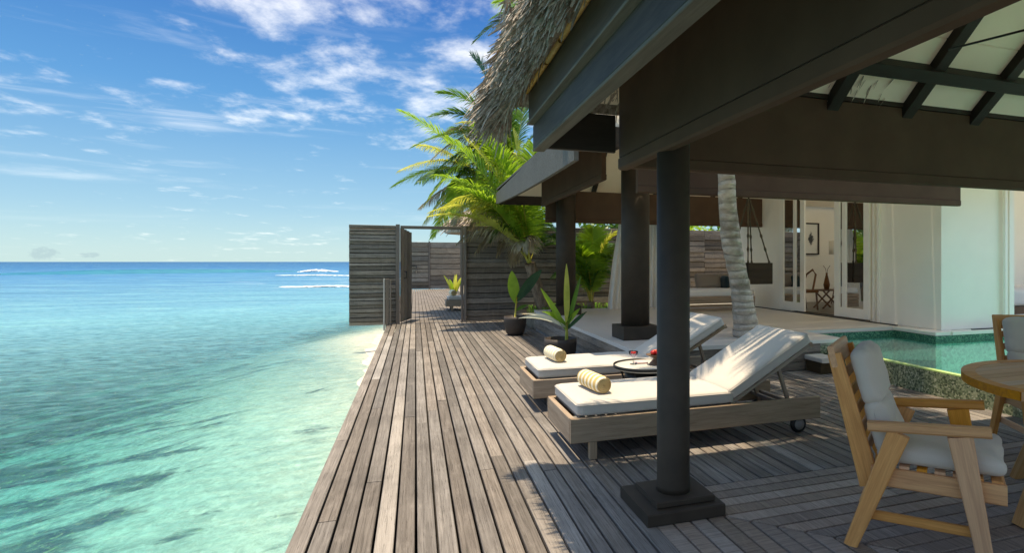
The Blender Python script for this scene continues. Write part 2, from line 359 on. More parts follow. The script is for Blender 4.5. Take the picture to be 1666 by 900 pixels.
hgt = q.m('ADD', q.m('ADD', q.m('MULTIPLY', bn1, .5), q.m('MULTIPLY', bn2, .16)), q.m('MULTIPLY', bn3, 2.0))
b = q.a('ShaderNodeBump', {'Height': hgt, 'Strength': .8, 'Distance': .30})
# bright facets painted in: clearness and body colour vary with the ripple
fr = q.a('ShaderNodeFresnel', {'IOR': 1.33, 'Normal': b.outputs[0]})
frc = q.m('MINIMUM', q.m('MULTIPLY', fr.outputs[0], .7), .15)
sh = q.m('ADD', q.m('ADD', XX, q.m('MULTIPLY', q.m('MINIMUM', YY, 16), .22)), q.m('MULTIPLY', q.m('MAXIMUM', q.m('SUBTRACT', YY, 17), 0), -.35))
opac = q.m('MAXIMUM', q.mr(sh, 1.6, -2.8, .04, .12), q.mr(ld, .95, 1.45, .12, 1))
opac = q.m('MINIMUM', opac, q.mr(sh, 2.2, -1.2, .06, 1))
opac = q.m('ADD', opac, q.mr(bn1, .38, .62, -.12, .16), clamp=True)
tr = q.a('ShaderNodeBsdfTransparent', {'Color': (.60, .95, .92)})
tr2 = q.mix(q.mr(sh, 2.2, -2.2), (.95, .98, .97), (.36, .86, .90)); q.l.new(tr2, tr.inputs[0])
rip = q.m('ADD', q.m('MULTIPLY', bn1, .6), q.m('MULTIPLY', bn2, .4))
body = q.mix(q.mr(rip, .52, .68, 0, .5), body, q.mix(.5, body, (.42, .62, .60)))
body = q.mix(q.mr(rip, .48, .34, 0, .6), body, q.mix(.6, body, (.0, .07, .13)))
df = q.a('ShaderNodeBsdfDiffuse', {'Color': body, 'Normal': b.outputs[0]})
gl = q.a('ShaderNodeBsdfGlossy', {'Roughness': .12, 'Normal': b.outputs[0]})
mx0 = q.a('ShaderNodeMixShader', {'Fac': opac}); q.l.new(tr.outputs[0], mx0.inputs[1]); q.l.new(df.outputs[0], mx0.inputs[2])
mx = q.a('ShaderNodeMixShader', {'Fac': frc}); q.l.new(mx0.outputs[0], mx.inputs[1]); q.l.new(gl.outputs[0], mx.inputs[2])
q.a('ShaderNodeOutputMaterial', {'Surface': mx.outputs[0]}); M['sea'] = m
m, q = mat('wave_water'); gp = q.a('ShaderNodeNewGeometry').outputs['Position']
n = q.noise(q.mapv(gp, (.3, 1, 2)), 1.2, 5, .6)
fin(q, q.mix(n, (.008, .11, .20), (.035, .26, .31)), .25, n, .4, .2, .4); M['wave'] = m
M['foam'] = plain('foam', (.84, .88, .90), .9, .06, .8, .1, .5, 'pos')

# ------------------------------------------------------------------ builders
def link(name, me, parent=None, ml=None):
    o = bpy.data.objects.new(name, me); C.objects.link(o)
    if parent is not None: o.parent = parent
    if ml is not None: o.matrix_local = ml
    return o
def mesh(vs, fs, m, smooth=False):
    me = bpy.data.meshes.new('mesh'); me.from_pydata([tuple(v) for v in vs], [], fs); me.update()
    if m: me.materials.append(m)
    if smooth: me.polygons.foreach_set('use_smooth', [True]*len(me.polygons))
    return me
def thing(name, label, cat, loc=(0,0,0), rz=0, group=None):
    o = bpy.data.objects.new(name, None); C.objects.link(o); o.location = loc; o.rotation_euler = (0, 0, rz)
    o.empty_display_size = .1
    tag(o, label, cat, group); return o
def tag(o, label=None, cat=None, group=None, kind=None):
    if label: o['label'] = label
    if cat: o['category'] = cat
    if group: o['group'] = group
    if kind: o['kind'] = kind
    return o
_bars = {}
def bar_mesh(L, W, H, m, c):
    key = (round(L, 3), round(W, 4), round(H, 4), m.name, c)
    if key in _bars: return _bars[key]
    a, b_ = W/2, H/2
    sec = [(-a+c, -b_), (a-c, -b_), (a, -b_+c), (a, b_-c), (a-c, b_), (-a+c, b_), (-a, b_-c), (-a, -b_+c)]
    vs = [(x, y, z) for x in (-L/2, L/2) for y, z in sec]
    fs = [tuple(range(7, -1, -1)), tuple(range(8, 16))] + [(i, (i+1) % 8, 8+(i+1) % 8, 8+i) for i in range(8)]
    _bars[key] = mesh(vs, fs, m); return _bars[key]
def bar(name, p, q_, W, H, m, parent=None, up=(0, 0, 1), c=.003):
    """squared timber from p to q_, W across, H along 'up', softened edges; local X runs with the grain"""
    p, q_ = Vector(p), Vector(q_); d = q_-p; L = d.length; x = d.normalized()
    u = Vector(up); u = (u - x*u.dot(x))
    if u.length < 1e-5: u = Vector((0, 1, 0)) - x*x.y
    z = u.normalized(); y = z.cross(x)
    ml = Matrix((x, y, z)).transposed().to_4x4(); ml.translation = (p+q_)/2
    return link(name, bar_mesh(L, W, H, m, min(c, W*.2, H*.2)), parent, ml)
def box(name, c, d, m, parent=None, ch=.004):
    x, y, z = d
    if x >= y: return bar(name, (c[0]-x/2, c[1], c[2]), (c[0]+x/2, c[1], c[2]), y, z, m, parent, (0, 0, 1), ch)
    return bar(name, (c[0], c[1]-y/2, c[2]), (c[0], c[1]+y/2, c[2]), x, z, m, parent, (0, 0, 1), ch)
def prism(name, poly, z0, z1, m, parent=None):
    n = len(poly); vs = [(x, y, z0) for x, y in poly] + [(x, y, z1) for x, y in poly]
    fs = [tuple(range(n-1, -1, -1)), tuple(range(n, 2*n))] + [(i, (i+1) % n, n+(i+1) % n, n+i) for i in range(n)]
    return link(name, mesh(vs, fs, m), parent)
def lathe(name, prof, m, parent=None, loc=(0,0,0), seg=32, smooth=True, rot=None):
    vs = []; fs = []
    for r, z in prof:
        for i in range(seg): a = 2*pi*i/seg; vs.append((r*cos(a), r*sin(a), z))
    for j in range(len(prof)-1):
        for i in range(seg):
            k = (i+1) % seg; fs.append((j*seg+i, j*seg+k, (j+1)*seg+k, (j+1)*seg+i))
    if prof[0][0] > 1e-4: fs.append(tuple(range(seg-1, -1, -1)))
    if prof[-1][0] > 1e-4: fs.append(tuple((len(prof)-1)*seg+i for i in range(seg)))
    me = mesh(vs, fs, m, False)
    if smooth:
        me.polygons.foreach_set('use_smooth', [len(p.vertices) == 4 for p in me.polygons])
    ml = Matrix.Translation(loc)
    if rot is not None: ml = ml @ rot
    return link(name, me, parent, ml)
def tube(name, pts, rads, m, parent=None, seg=10, wob=0):
    pts = [Vector(p) for p in pts]
    if not isinstance(rads, (list, tuple)): rads = [rads]*len(pts)
    vs = []; fs = []; n = len(pts)
    for j, p in enumerate(pts):
        t = (pts[min(j+1, n-1)]-pts[max(j-1, 0)]).normalized()
        a = t.cross(Vector((0.13, 1, .02)));  a = a.normalized() if a.length > 1e-3 else Vector((1, 0, 0)); b_ = t.cross(a)
        for i in range(seg):
            th = 2*pi*i/seg; r = rads[j]*(1+wob*noise.noise((j*1.7, cos(th)*2, sin(th)*2)))
            vs.append(p+a*cos(th)*r+b_*sin(th)*r)
    for j in range(n-1):
        for i in range(seg):
            k = (i+1) % seg; fs.append((j*seg+i, j*seg+k, (j+1)*seg+k, (j+1)*seg+i))
    fs.append(tuple(range(seg))); fs.append(tuple((n-1)*seg+i for i in range(seg-1, -1, -1)))
    return link(name, mesh(vs, fs, m, True), parent)
def cushion(name, L, W, H, m, parent, ml, r=.035, puff=.015, seed=0, wr=.006, cuts=14):
    bm = bmesh.new(); bmesh.ops.create_cube(bm, size=1.0)
    bmesh.ops.subdivide_edges(bm, edges=bm.edges[:], cuts=cuts, use_grid_fill=True)
    r = min(r, H*.48)
    for v in bm.verts:
        p = Vector((v.co.x*L, v.co.y*W, v.co.z*H))
        u, w_ = 2*v.co.x, 2*v.co.y
        # pull grid lines towards the borders so that the rounding has faces to work with
        p.x = L/2*(u if abs(u) < .999 else u); p.y = W/2*w_
        cl_ = Vector((max(-L/2+r, min(L/2-r, p.x)), max(-W/2+r, min(W/2-r, p.y)), max(-H/2+r, min(H/2-r, p.z))))
        d = p-cl_
        if d.length > 1e-6: p = cl_+d.normalized()*r
        k = (1-min(1, abs(u))**3)*(1-min(1, abs(w_))**3)
        p.z += puff*k*(1 if v.co.z > 0 else -.2)
        nv = noise.noise((p.x*5+seed*7, p.y*5, p.z*4+seed))+.5*noise.noise((p.x*14+seed*3, p.y*11, p.z*9))
        p += Vector((0, 0, 1))*nv*wr*(1 if v.co.z > 0 else .4) + Vector((d.x, d.y, 0)).normalized()*nv*wr*.8 if d.length > 1e-6 else Vector((0, 0, nv*wr))
        v.co = p
    me = bpy.data.meshes.new('cushion'); bm.to_mesh(me); bm.free(); me.materials.append(m)
    me.polygons.foreach_set('use_smooth', [True]*len(me.polygons))
    return link(name, me, parent, ml)
def copy_tree(o, parent=None):
    c = o.copy(); C.objects.link(c)
    if parent is not None: c.parent = parent
    for ch in [x for x in o.children]: copy_tree(ch, c)
    return c
F_, CX_, HY_ = 935, 1000, 426
def onY(px, py, Y):
    """point in the vertical plane at distance Y along the deck that carries a feature of the survey photo"""
    kk = (px-CX_)/F_; t = Y/(cos(YAW)-kk*sin(YAW)); return Vector((t*(sin(YAW)+kk*cos(YAW)), Y, 1.4-(py-HY_)/F_*t))

# ================================================================== SETTING
# sea
o = link('sea', mesh([(-9000, -300, -.6), (9000, -300, -.6), (9000, 14000, -.6), (-9000, 14000, -.6)], [(0, 1, 2, 3)], M['sea'])); tag(o, kind='structure')
def bedz(x, y):
    z = -.585+.085*(x+.85)-.014*max(0, 12-y)-max(0, y-17)*.06-.10*max(0, -2.2-x)
    z += .03*noise.noise((x*.8, y*.8, 0))+.02*noise.noise((x*2.5, y*2.5, 3))
    return max(-1.7, min(-.42, z))
NX, NY = 110, 120
vs = []; fs = []
for j in range(NY+1):
    y = -4 + 64*(j/NY)**1.4
    for i in range(NX+1):
        x = 6 - 76*(i/NX)**1.6
        vs.append((x, y, bedz(x, y)))
for j in range(NY):
    for i in range(NX):
        a = j*(NX+1)+i; fs.append((a, a+1, a+NX+2, a+NX+1))
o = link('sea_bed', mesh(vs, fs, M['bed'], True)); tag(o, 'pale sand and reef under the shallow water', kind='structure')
# breaking waves on the reef
def wave(name, label, x0, x1, y0, y1, h, wd, foam_from, seed):
    root = thing(name, label, 'wave', (x0, y0, -.6)); N = 60; K = 9
    vs = []; fs = []
    for i in range(N+1):
        t = i/N; x = (x1-x0)*t; y = (y1-y0)*t + .6*sin(t*7+seed)
        hh = h*(sin(pi*min(1, t*1.02)))**.6*(1+.15*noise.noise((t*9, seed, 0))) if t < 1 else .02
        for k_ in range(K+1):
            s = k_/K*2-1; yy = y+s*wd*(1.5 if s > 0 else 1); zz = hh*(cos(s*pi/2)**1.5 if abs(s) < 1 else 0)-.03
            vs.append((x, yy, zz))
    for i in range(N):
        for k_ in range(K):
            a = i*(K+1)+k_; fs.append((a, a+K+1, a+K+2, a+1))
    link('swell', mesh(vs, fs, M['wave'], True), root)
    bm = bmesh.new(); rr = random.Random(seed)
    for i in range(320):
        t = foam_from[0]+(foam_from[1]-foam_from[0])*rr.random()
        x = (x1-x0)*t; y = (y1-y0)*t+.6*sin(t*7+seed)-wd*rr.uniform(-.1, .9); k_ = sin(pi*(t-foam_from[0])/(foam_from[1]-foam_from[0]))
        mt = Matrix.Translation((x, y, h*rr.uniform(-.05, .42)*k_+.02)) @ Matrix.Diagonal((rr.uniform(.12, .55), rr.uniform(.3, .6), rr.uniform(.08, .24)*h*(k_+.3), 1))
        bmesh.ops.create_icosphere(bm, subdivisions=1, radius=1, matrix=mt)
    me = bpy.data.meshes.new('foam'); bm.to_mesh(me); bm.free(); me.materials.append(M['foam'])
    link('foam', me, root); return root
wave('breaking_wave', 'larger wave curling with a white crest out by the horizon, left of the screen wall', -62, -19.5, 112, 128, .75, 2.6, (.95, 1.10), 1)
wave('breaking_wave', 'low teal wave with foam at its left end, at the left edge of the sea', -52, -26, 42, 44, .42, 1.5, (.0, .10), 2)
wave('breaking_wave', 'thin line of white surf running in beside the screen wall', -9.8, -4.0, 51.8, 49.8, .16, .55, (0, 1.0), 3)
wave('breaking_wave', 'flat white surf line below the curling wave near the screen wall', -19, -8, 96, 90, .18, .9, (0, 1.0), 4)
# garden ground beyond the terrace
prism('garden_ground', [(2.4, 12.0), (2.4, 13.7), (1.6, 14.2), (1.9, 40), (30, 40), (30, 12.0)], -.5, .16, M['garden']); tag(bpy.context.scene.collection.objects['garden_ground'], kind='structure')

# ---- timber deck
deck = link('deck', mesh([(-.58, -9, -.20), (5.1, -9, -.20), (5.1, 6.2, -.20), (2.36, 6.2, -.20), (2.36, 13.9, -.20), (-.58, 13.9, -.20)], [(0, 1, 2, 3, 4, 5)], M['darkgap']))
tag(deck, 'weathered grey timber deck beside the sea', kind='structure')
PW, TH = .1005, .03
def plank_y(x, y0, y1, cut0=0):
    """board along Y at lane centre x; its left edge is a touch uneven"""
    W = PW-.0120-random.uniform(0, .002)
    o = bar('plank', (x+random.uniform(-.0008, .0008), y0+.002, -TH/2+random.uniform(-.002, .0015)), (x+random.uniform(-.0008, .0008), y1-.002, -TH/2+random.uniform(-.002, .0015)), W, TH, M['deck'], deck, c=.0035)
    return o
def lane(x, ya, yb, lo=2.6, hi=4.6):
    y = ya
    first = True
    while y < yb-.02:
        L = random.uniform(.8, hi) if first else random.uniform(lo, hi)
        first = False
        e = min(yb, y+L)
        if yb-e < .7: e = yb
        plank_y(x, y, e); y = e
nl = 0
x = -.6+PW/2
CORN = (1.2, 3.2)
while x < 1.2:
    lane(x, .2, 13.88); x += PW
while x < 2.33:
    lane(x, 3.2, 13.88, 3, 5); x += PW
while x < 5.08:
    lane(x, 3.2, 6.18, 3, 3.2); x += PW
# dining deck: boards laid as a mitred frame inside the corner (1.2, 3.2)
def skew(name, pts):
    bm = bmesh.new(); c = sum((Vector((a, b_, 0)) for a, b_ in pts), Vector())/len(pts)
    d = Vector((pts[1][0]-pts[0][0], pts[1][1]-pts[0][1], 0)); ang = atan2(d.y, d.x)
    rm = Matrix.Rotation(-ang, 4, 'Z')
    lo = [bm.verts.new(rm @ (Vector((a, b_, 0))-c) + Vector((0, 0, -TH))) for a, b_ in pts]
    hi = [bm.verts.new(rm @ (Vector((a, b_, 0))-c)) for a, b_ in pts]
    bm.faces.new(lo[::-1]); f = bm.faces.new(hi)
    for i in range(4): j = (i+1) % 4; bm.faces.new((lo[i], lo[j], hi[j], hi[i]))
    bmesh.ops.bevel(bm, geom=list(f.edges), offset=.003, segments=1, affect='EDGES')
    bmesh.ops.recalc_face_normals(bm, faces=bm.faces)
    me = bpy.data.meshes.new(name); bm.to_mesh(me); bm.free(); me.materials.append(M['deck_fill'])
    o = link(name, me, deck, Matrix.Translation(c+Vector((0, 0, random.uniform(-.002, .001)))) @ Matrix.Rotation(ang, 4, 'Z'))
    return o
G = .0058
for k in range(21):
    a0, a1 = k*PW, (k+1)*PW
    xa, ya = CORN[0]+a0, CORN[1]-a0; xb, yb = CORN[0]+a1, CORN[1]-a1
    # along X, from the mitre to the pool, one or two butt joints
    ends = [None, random.uniform(2.6, 4.2), 5.09]
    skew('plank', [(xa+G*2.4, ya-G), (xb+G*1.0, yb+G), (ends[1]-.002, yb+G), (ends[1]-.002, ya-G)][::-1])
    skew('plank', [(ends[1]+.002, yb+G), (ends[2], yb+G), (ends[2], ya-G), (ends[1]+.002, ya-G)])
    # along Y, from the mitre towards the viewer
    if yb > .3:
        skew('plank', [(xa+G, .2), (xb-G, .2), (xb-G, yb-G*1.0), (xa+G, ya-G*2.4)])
# edge beam and piles over the water
bar('edge_beam', (-.545, -9, -.125), (-.545, 13.9, -.125), .05, .16, M['slatpost'], deck)
for y in (1.0, 3.4, 5.8, 8.2, 10.6, 13.0):
    bar('pile', (-.50, y, -1.3), (-.50, y, -.21), .14, .14, M['slatpost'], deck, (0, 1, 0))
vs = []; fs = []
x = -.6
while x < 5.05:
    y = -9.0
    while y < .19:
        e = min(.19, y+random.uniform(2.5, 4)); z = random.uniform(-.003, .001); n0 = len(vs)
        vs += [(x+.004, y, z), (x+PW-.004, y, z), (x+PW-.004, e-.004, z), (x+.004, e-.004, z)]; fs.append((n0, n0+1, n0+2, n0+3)); y = e
    x += PW
o = link('rear_planking', mesh(vs, fs, M['deck']), deck); o['kind'] = 'stuff'
# far deck beyond the gate: boards too fine to pick apart
vs = []; fs = []
x = -.6
while x < 2.3:
    y = 13.9
    while y < 31:
        e = min(31, y+random.uniform(2.5, 4)); z = random.uniform(-.004, .002); n0 = len(vs)
        vs += [(x, y, -.03), (x+PW-.012, y, -.03), (x+PW-.012, e-.01, -.03), (x, e-.01, -.03), (x, y, z), (x+PW-.012, y, z), (x+PW-.012, e-.01, z), (x, e-.01, z)]
        fs += [tuple(n0+i for i in f) for f in ((4, 5, 6, 7), (0, 1, 5, 4), (1, 2, 6, 5), (2, 3, 7, 6), (3, 0, 4, 7))]
        y = e
    x += PW
o = link('far_planking', mesh(vs, fs, M['deck']), deck); o['kind'] = 'stuff'
link('far_gap_shade', mesh([(-.58, 13.9, -.12), (2.3, 13.9, -.12), (2.3, 31, -.12), (-.58, 31, -.12)], [(0, 1, 2, 3)], M['darkgap']), deck)

# ---- raised terrace with plank riser, slab, steps
TZ = .38
terr = prism('terrace', [(2.40, 6.25), (5.38, 6.25), (5.38, 7.05), (7.05, 7.05), (7.05, 6.28), (9.6, 6.28), (9.6, -9), (14, -9), (14, 13), (6, 13), (6, 12.0), (2.40, 12.0)], -.1, TZ-.05, M['stonegrey'])
tag(terr, 'raised pale terrace floor between the deck and the white house', kind='structure')
# the floor finish in large slabs with fine joints, nosing proud of the riser
def slab(x0, x1, y0, y1, z0=TZ-.047, z1=TZ, m=None):
    return box('floor_slab', ((x0+x1)/2, (y0+y1)/2, (z0+z1)/2), (x1-x0-.003, y1-y0-.003, z1-z0), m or M['terrace'], terr, .002)
for (x0, x1, y0, y1) in ((2.36, 3.9, 6.2, 8.6), (3.9, 5.40, 6.9, 8.6), (2.36, 3.9, 8.6, 12.0), (3.9, 5.4, 8.6, 12.0), (5.4, 7.35, 7.08, 9.3), (5.4, 7.35, 9.3, 12.0), (3.9, 5.40, 6.2, 6.9)):
    slab(x0, x1, y0, y1)
slab(7.05, 7.35, 6.28, 7.08, m=M['coping']); slab(7.35, 9.6, 6.26, 6.45, m=M['coping'])
for i, (z0, z1) in enumerate(((0, .108), (.112, .222), (.226, .33))):
    bar('riser_board', (2.385, 6.2, (z0+z1)/2), (2.385, 9.2, (z0+z1)/2), .02, z1-z0, M['slat'], terr)
    bar('riser_board', (2.385, 9.203, (z0+z1)/2), (2.385, 12.0, (z0+z1)/2), .02, z1-z0, M['slat'], terr)
    bar('riser_board', (2.40, 6.225, (z0+z1)/2), (5.0, 6.225, (z0+z1)/2), .02, z1-z0, M['slat'], terr)
box('step_slab', (4.86, 6.02, .175), (.26, .34, .06), M['stonegrey'], terr, .01)
box('step_plinth', (4.86, 6.04, .07), (.22, .28, .138), M['fascia'], terr, .004)

# ---- swimming pool
pool = thing('swimming_pool', 'turquoise infinity pool with green mosaic wall rising beside the deck', 'pool', (5.12, 0, 0))
def lp(x, y, z): return (x-5.12, y, z)
WZ = .262
def pprism(name, poly, z0, z1, m): return prism(name, [(a-5.12, b_) for a, b_ in poly], z0, z1, m, pool)
pprism('mosaic_wall', [(5.12, -9), (5.20, -9), (5.20, 6.3), (5.12, 6.3)], -.15, .250, M['mosaic'])
pprism('spill_rim', [(5.122, -9), (5.20, -9), (5.20, 6.3), (5.122, 6.3)], .2501, .264, M['rimtile'])
pprism('mosaic_end_wall', [(4.98, 6.22), (5.118, 6.22), (5.118, 6.3), (4.98, 6.3)], -.1, .30, M['mosaic'])
fl = [(5.20, -9), (9.6, -9), (9.6, 6.27), (7.04, 6.27), (7.04, 7.04), (5.39, 7.04), (5.39, 6.3), (5.20, 6.3)]
link('pool_floor', mesh([lp(x, y, -.62) for x, y in fl], [tuple(range(len(fl)))], M['pooltile']), pool)
for i in range(len(fl)):
    a, b_ = fl[i], fl[(i+1) % len(fl)]
    far = i in (2, 3, 4, 5, 6)
    link('inner_wall', mesh([lp(*a, -.62), lp(*b_, -.62), lp(*b_, WZ-.05), lp(*a, WZ-.05)], [(0, 1, 2, 3)], M['pooltile']), pool)
    if far:
        link('waterline_tile', mesh([lp(*a, WZ-.05), lp(*b_, WZ-.05), lp(*b_, .332), lp(*a, .332)], [(0, 1, 2, 3)], M['edgetile']), pool)
pprism('underwater_bench', [(5.21, 5.45), (6.9, 5.45), (6.9, 5.95), (5.21, 5.95)], -.619, -.10, M['pooltile'])
wat = link('pool_water', mesh([lp(x, y, WZ) for x, y in [(5.14, -9), (9.6, -9), (9.6, 6.27), (7.04, 6.27), (7.04, 7.04), (5.39, 7.04), (5.39, 6.3), (5.14, 6.3)]], [tuple(range(8))], M['poolwater']), pool)

# ---- white house
HX, HYY = 7.35, 6.45
house = thing('house', 'white rendered house with sliding glass doors behind the pool', 'house', (HX, HYY, TZ))
def hb(name, x0, x1, y0, y1, z0, z1, m, par=None):
    return box(name, ((x0+x1)/2-HX, (y0+y1)/2-HYY, (z0+z1)/2-TZ), (x1-x0, y1-y0, z1-z0), m, par or house, .004)
HT = 3.25
hb('wall', 7.35, 7.55, 6.45, 7.86, TZ, HT, M['white']); hb('wall', 7.35, 7.55, 10.05, 12.3, TZ, HT, M['white'])
hb('wall', 7.35, 7.55, 7.86, 10.05, 2.95, HT, M['white'])
hb('wall', 7.553, 8.62, 6.452, 6.65, TZ, HT, M['white']); hb('wall', 8.62, 11.4, 6.452, 6.65, 2.95, HT, M['white'])
hb('room_wall', 7.553, 10.6, 12.1, 12.3, TZ, 3.2, M['white']); hb('room_wall', 10.6, 12.4, 12.1, 12.3, TZ, .95, M['white']); hb('room_wall', 10.6, 12.4, 12.1, 12.3, 2.25, 3.2, M['white'])
hb('room_wall', 12.4, 13.6, 12.1, 12.3, TZ, 3.2, M['white'])
hb('partition', 9.3, 13.6, 8.0, 8.12, TZ, 3.0, M['white'])
hb('floor', 7.56, 13.6, 6.66, 12.09, TZ-.04, TZ+.005, M['roomfloor'])
# lattice in the back window
for i in range(9):
    hb('lattice_bar', 10.65+i*.21, 10.69+i*.21, 12.14, 12.18, .952, 2.248, M['whitepaint'])
for i in range(7):
    hb('lattice_bar', 10.605, 12.395, 12.182, 12.20, 1.05+i*.18, 1.09+i*.18, M['whitepaint'])
def door(y0, y1, x=7.29, mull=None):
    d = link('sliding_door', None, house); z0, z1 = TZ+.03, 2.85
    def f(n, a0, a1, b0, b1, m, t=.045, xo=0):
        return bar(n, (x+xo-HX, (a0+a1)/2-HYY, b0-TZ), (x+xo-HX, (a0+a1)/2-HYY, b1-TZ), a1-a0, t, m, d, (1, 0, 0))
    f('stile', y0, y0+.13, z0, z1, M['whitepaint']); f('stile', y1-.13, y1, z0, z1, M['whitepaint'])
    f('bottom_rail', y0+.131, y1-.131, z0, z0+.17, M['whitepaint'], .044); f('top_rail', y0+.131, y1-.131, z1-.12, z1, M['whitepaint'], .044)
    if mull: f('mullion', mull[0], mull[1], z0+.171, z1-.121, M['whitepaint'], .04)
    gme = mesh([(x-HX, y0+.12-HYY, z0+.16-TZ), (x-HX, y1-.12-HYY, z0+.16-TZ), (x-HX, y1-.12-HYY, z1-.11-TZ), (x-HX, y0+.12-HYY, z1-.11-TZ)], [(0, 1, 2, 3)], M['glass'])
    link('pane', gme, d)
door(7.80, 8.66, mull=(8.36, 8.46)); door(9.52, 10.34, mull=(9.80, 9.88))
hb('door_track', 7.20, 7.24, 7.15, 11.2, TZ+.001, TZ+.016, M['metal'])
hb('jamb', 7.30, 7.349, 7.62, 7.66, TZ, 2.95, M['whitepaint']); hb('jamb', 7.30, 7.349, 7.72, 7.76, TZ, 2.95, M['whitepaint'])
hb('door_track', 7.85, 8.6, 6.35, 6.38, TZ+.001, TZ+.016, M['metal'])
d2 = link('sliding_door', None, house)
hb('stile', 8.54, 8.59, 6.36, 6.40, TZ+.02, 2.9, M['whitepaint'], d2); hb('stile', 8.63, 8.73, 6.36, 6.40, TZ+.02, 2.9, M['whitepaint'], d2)
hb('bottom_rail', 8.731, 9.5, 6.36, 6.398, TZ+.02, TZ+.20, M['whitepaint'], d2); hb('stile', 9.5, 9.62, 6.36, 6.40, TZ+.02, 2.9, M['whitepaint'], d2)

# ================================================================== ROOFS
def clip_poly(poly, fn):
    out = []
    for i in range(len(poly)):
        a, b_ = poly[i], poly[(i+1) % len(poly)]; fa, fb = fn(a), fn(b_)
        if fa >= 0: out.append(a)
        if (fa >= 0) != (fb >= 0):
            t = fa/(fa-fb); out.append(tuple(a[k_]+(b_[k_]-a[k_])*t for k_ in range(2)))
    return out
def hip_panels(root, x0, x1, y0, y1, ze, pitch, m, strips=.62, thick=.02, base=(0,0,0), name='ceiling_panel', sides='LBFR'):
    """boarded underside of a hip roof: courses of board on each slope"""
    half = min(x1-x0, y1-y0)/2
    n = int(half/strips)+1
    for side in sides:
        for k_ in range(n):
            a, b_ = k_*strips, min(half, (k_+1)*strips-.008)
            if a >= half-.02: continue
            def pt(d, e):
                if side == 'L': return (x0+d, (y0+d) if e == 0 else (y1-d), ze+d*pitch)
                if side == 'R': return (x1-d, (y1-d) if e == 0 else (y0+d), ze+d*pitch)
                if side == 'B': return ((x0+d) if e == 0 else (x1-d), y1-d, ze+d*pitch)
                return ((x1-d) if e == 0 else (x0+d), y0+d, ze+d*pitch)
            qd = [pt(a, 0), pt(b_, 0), pt(b_, 1), pt(a, 1)]
            vs = [Vector(p)-Vector(base) for p in qd]; vs += [v+Vector((0, 0, thick)) for v in vs]
            link(name, mesh(vs, [(0, 1, 2, 3), (7, 6, 5, 4), (0, 4, 5, 1), (1, 5, 6, 2), (2, 6, 7, 3), (3, 7, 4, 0)], m), root)

def strands(n, fn, seed, w=(.008, .02), segs=3):
    """loose dry palm blades; fn(rng) -> (root point, direction, length)"""
    rr = random.Random(seed); vs = []; fs = []
    for _ in range(n):
        p, d, L = fn(rr); d = d.normalized()
        side = d.cross(Vector((rr.uniform(-1, 1), rr.uniform(-1, 1), rr.uniform(-1, 1)))); side.normalize()
        wd = rr.uniform(*w); curl = Vector((rr.uniform(-.25, .25), rr.uniform(-.25, .25), rr.uniform(-.35, .05)))
        n0 = len(vs)
        nrm = d.cross(side)*wd*.45
        for s in range(segs+1):
            t = s/segs; c = p+d*L*t+curl*L*t*t*.6; ww = wd*(1-.75*t**2)
            vs += [c-side*ww, c+nrm*(1-t), c+side*ww]
        for s in range(segs):
            a = n0+s*3; fs += [(a, a+1, a+4, a+3), (a+1, a+2, a+5, a+4)]
    return mesh(vs, fs, M['thatch'])

# ---- dining pavilion (the roof overhead)
AX0, AX1, AY0, AY1, AZ0, AP = .74, 8.6, .40, 3.80, 2.50, .92
pav = thing('dining_pavilion', 'dark timber pavilion with thatched roof and brown canvas valances over the dining area', 'pavilion', (1.38, 3.0, 0))
B = Vector((1.38, 3.0, 0))
def pb(name, p, q_, W, H, m, up=(0, 0, 1), c=.004): return bar(name, Vector(p)-B, Vector(q_)-B, W, H, m, pav, up, c)
hip_panels(pav, AX0, AX1, AY0, AY1, AZ0, AP, M['ceiling'], .60, .02, B)
# column on its stepped plate
box('column_base', (.0, .0, .033), (.46, .43, .066), M['column'], pav, .006)
box('column_plate', (.02, .0, .083), (.35, .32, .032), M['column'], pav, .005)
lathe('column', [(.098, .099), (.098, .13), (.094, .16), (.094, 2.6)], M['column'], pav, (.015, 0, 0), 48)
# left eave: two-step fascia, bamboo batten, thatch
YB, YF = 3.68, .36
pb('lower_fascia', (.735, YF, 2.205), (.735, YB, 2.205), .035, .15, M['fascia'])
pb('fascia_lip', (.752, YF, 2.122), (.752, YB, 2.122), .075, .016, M['fasciagrey'])
pb('step_lip', (.706, YF, 2.288), (.706, YB, 2.288), .06, .014, M['fasciagrey'])
pb('upper_fascia', (.70, YF, 2.39), (.70, YB-.02, 2.39), .03, .19, M['fascia'])
y = YB-.05
while y > YF:
    L = random.uniform(.28, .6)
    tube('bamboo_batten', [Vector((.665, y, 2.475+random.uniform(-.006, .006)))-B, Vector((.665, y-L, 2.478+random.uniform(-.006, .006)))-B], .016, M['bamboo'], pav, 8); y -= L+.03
# back eave beam closing the overhang, then the far fascia
pb('eave_beam', (.755, 3.665, 2.26), (1.27, 3.665, 2.26), .04, .25, M['beam'])
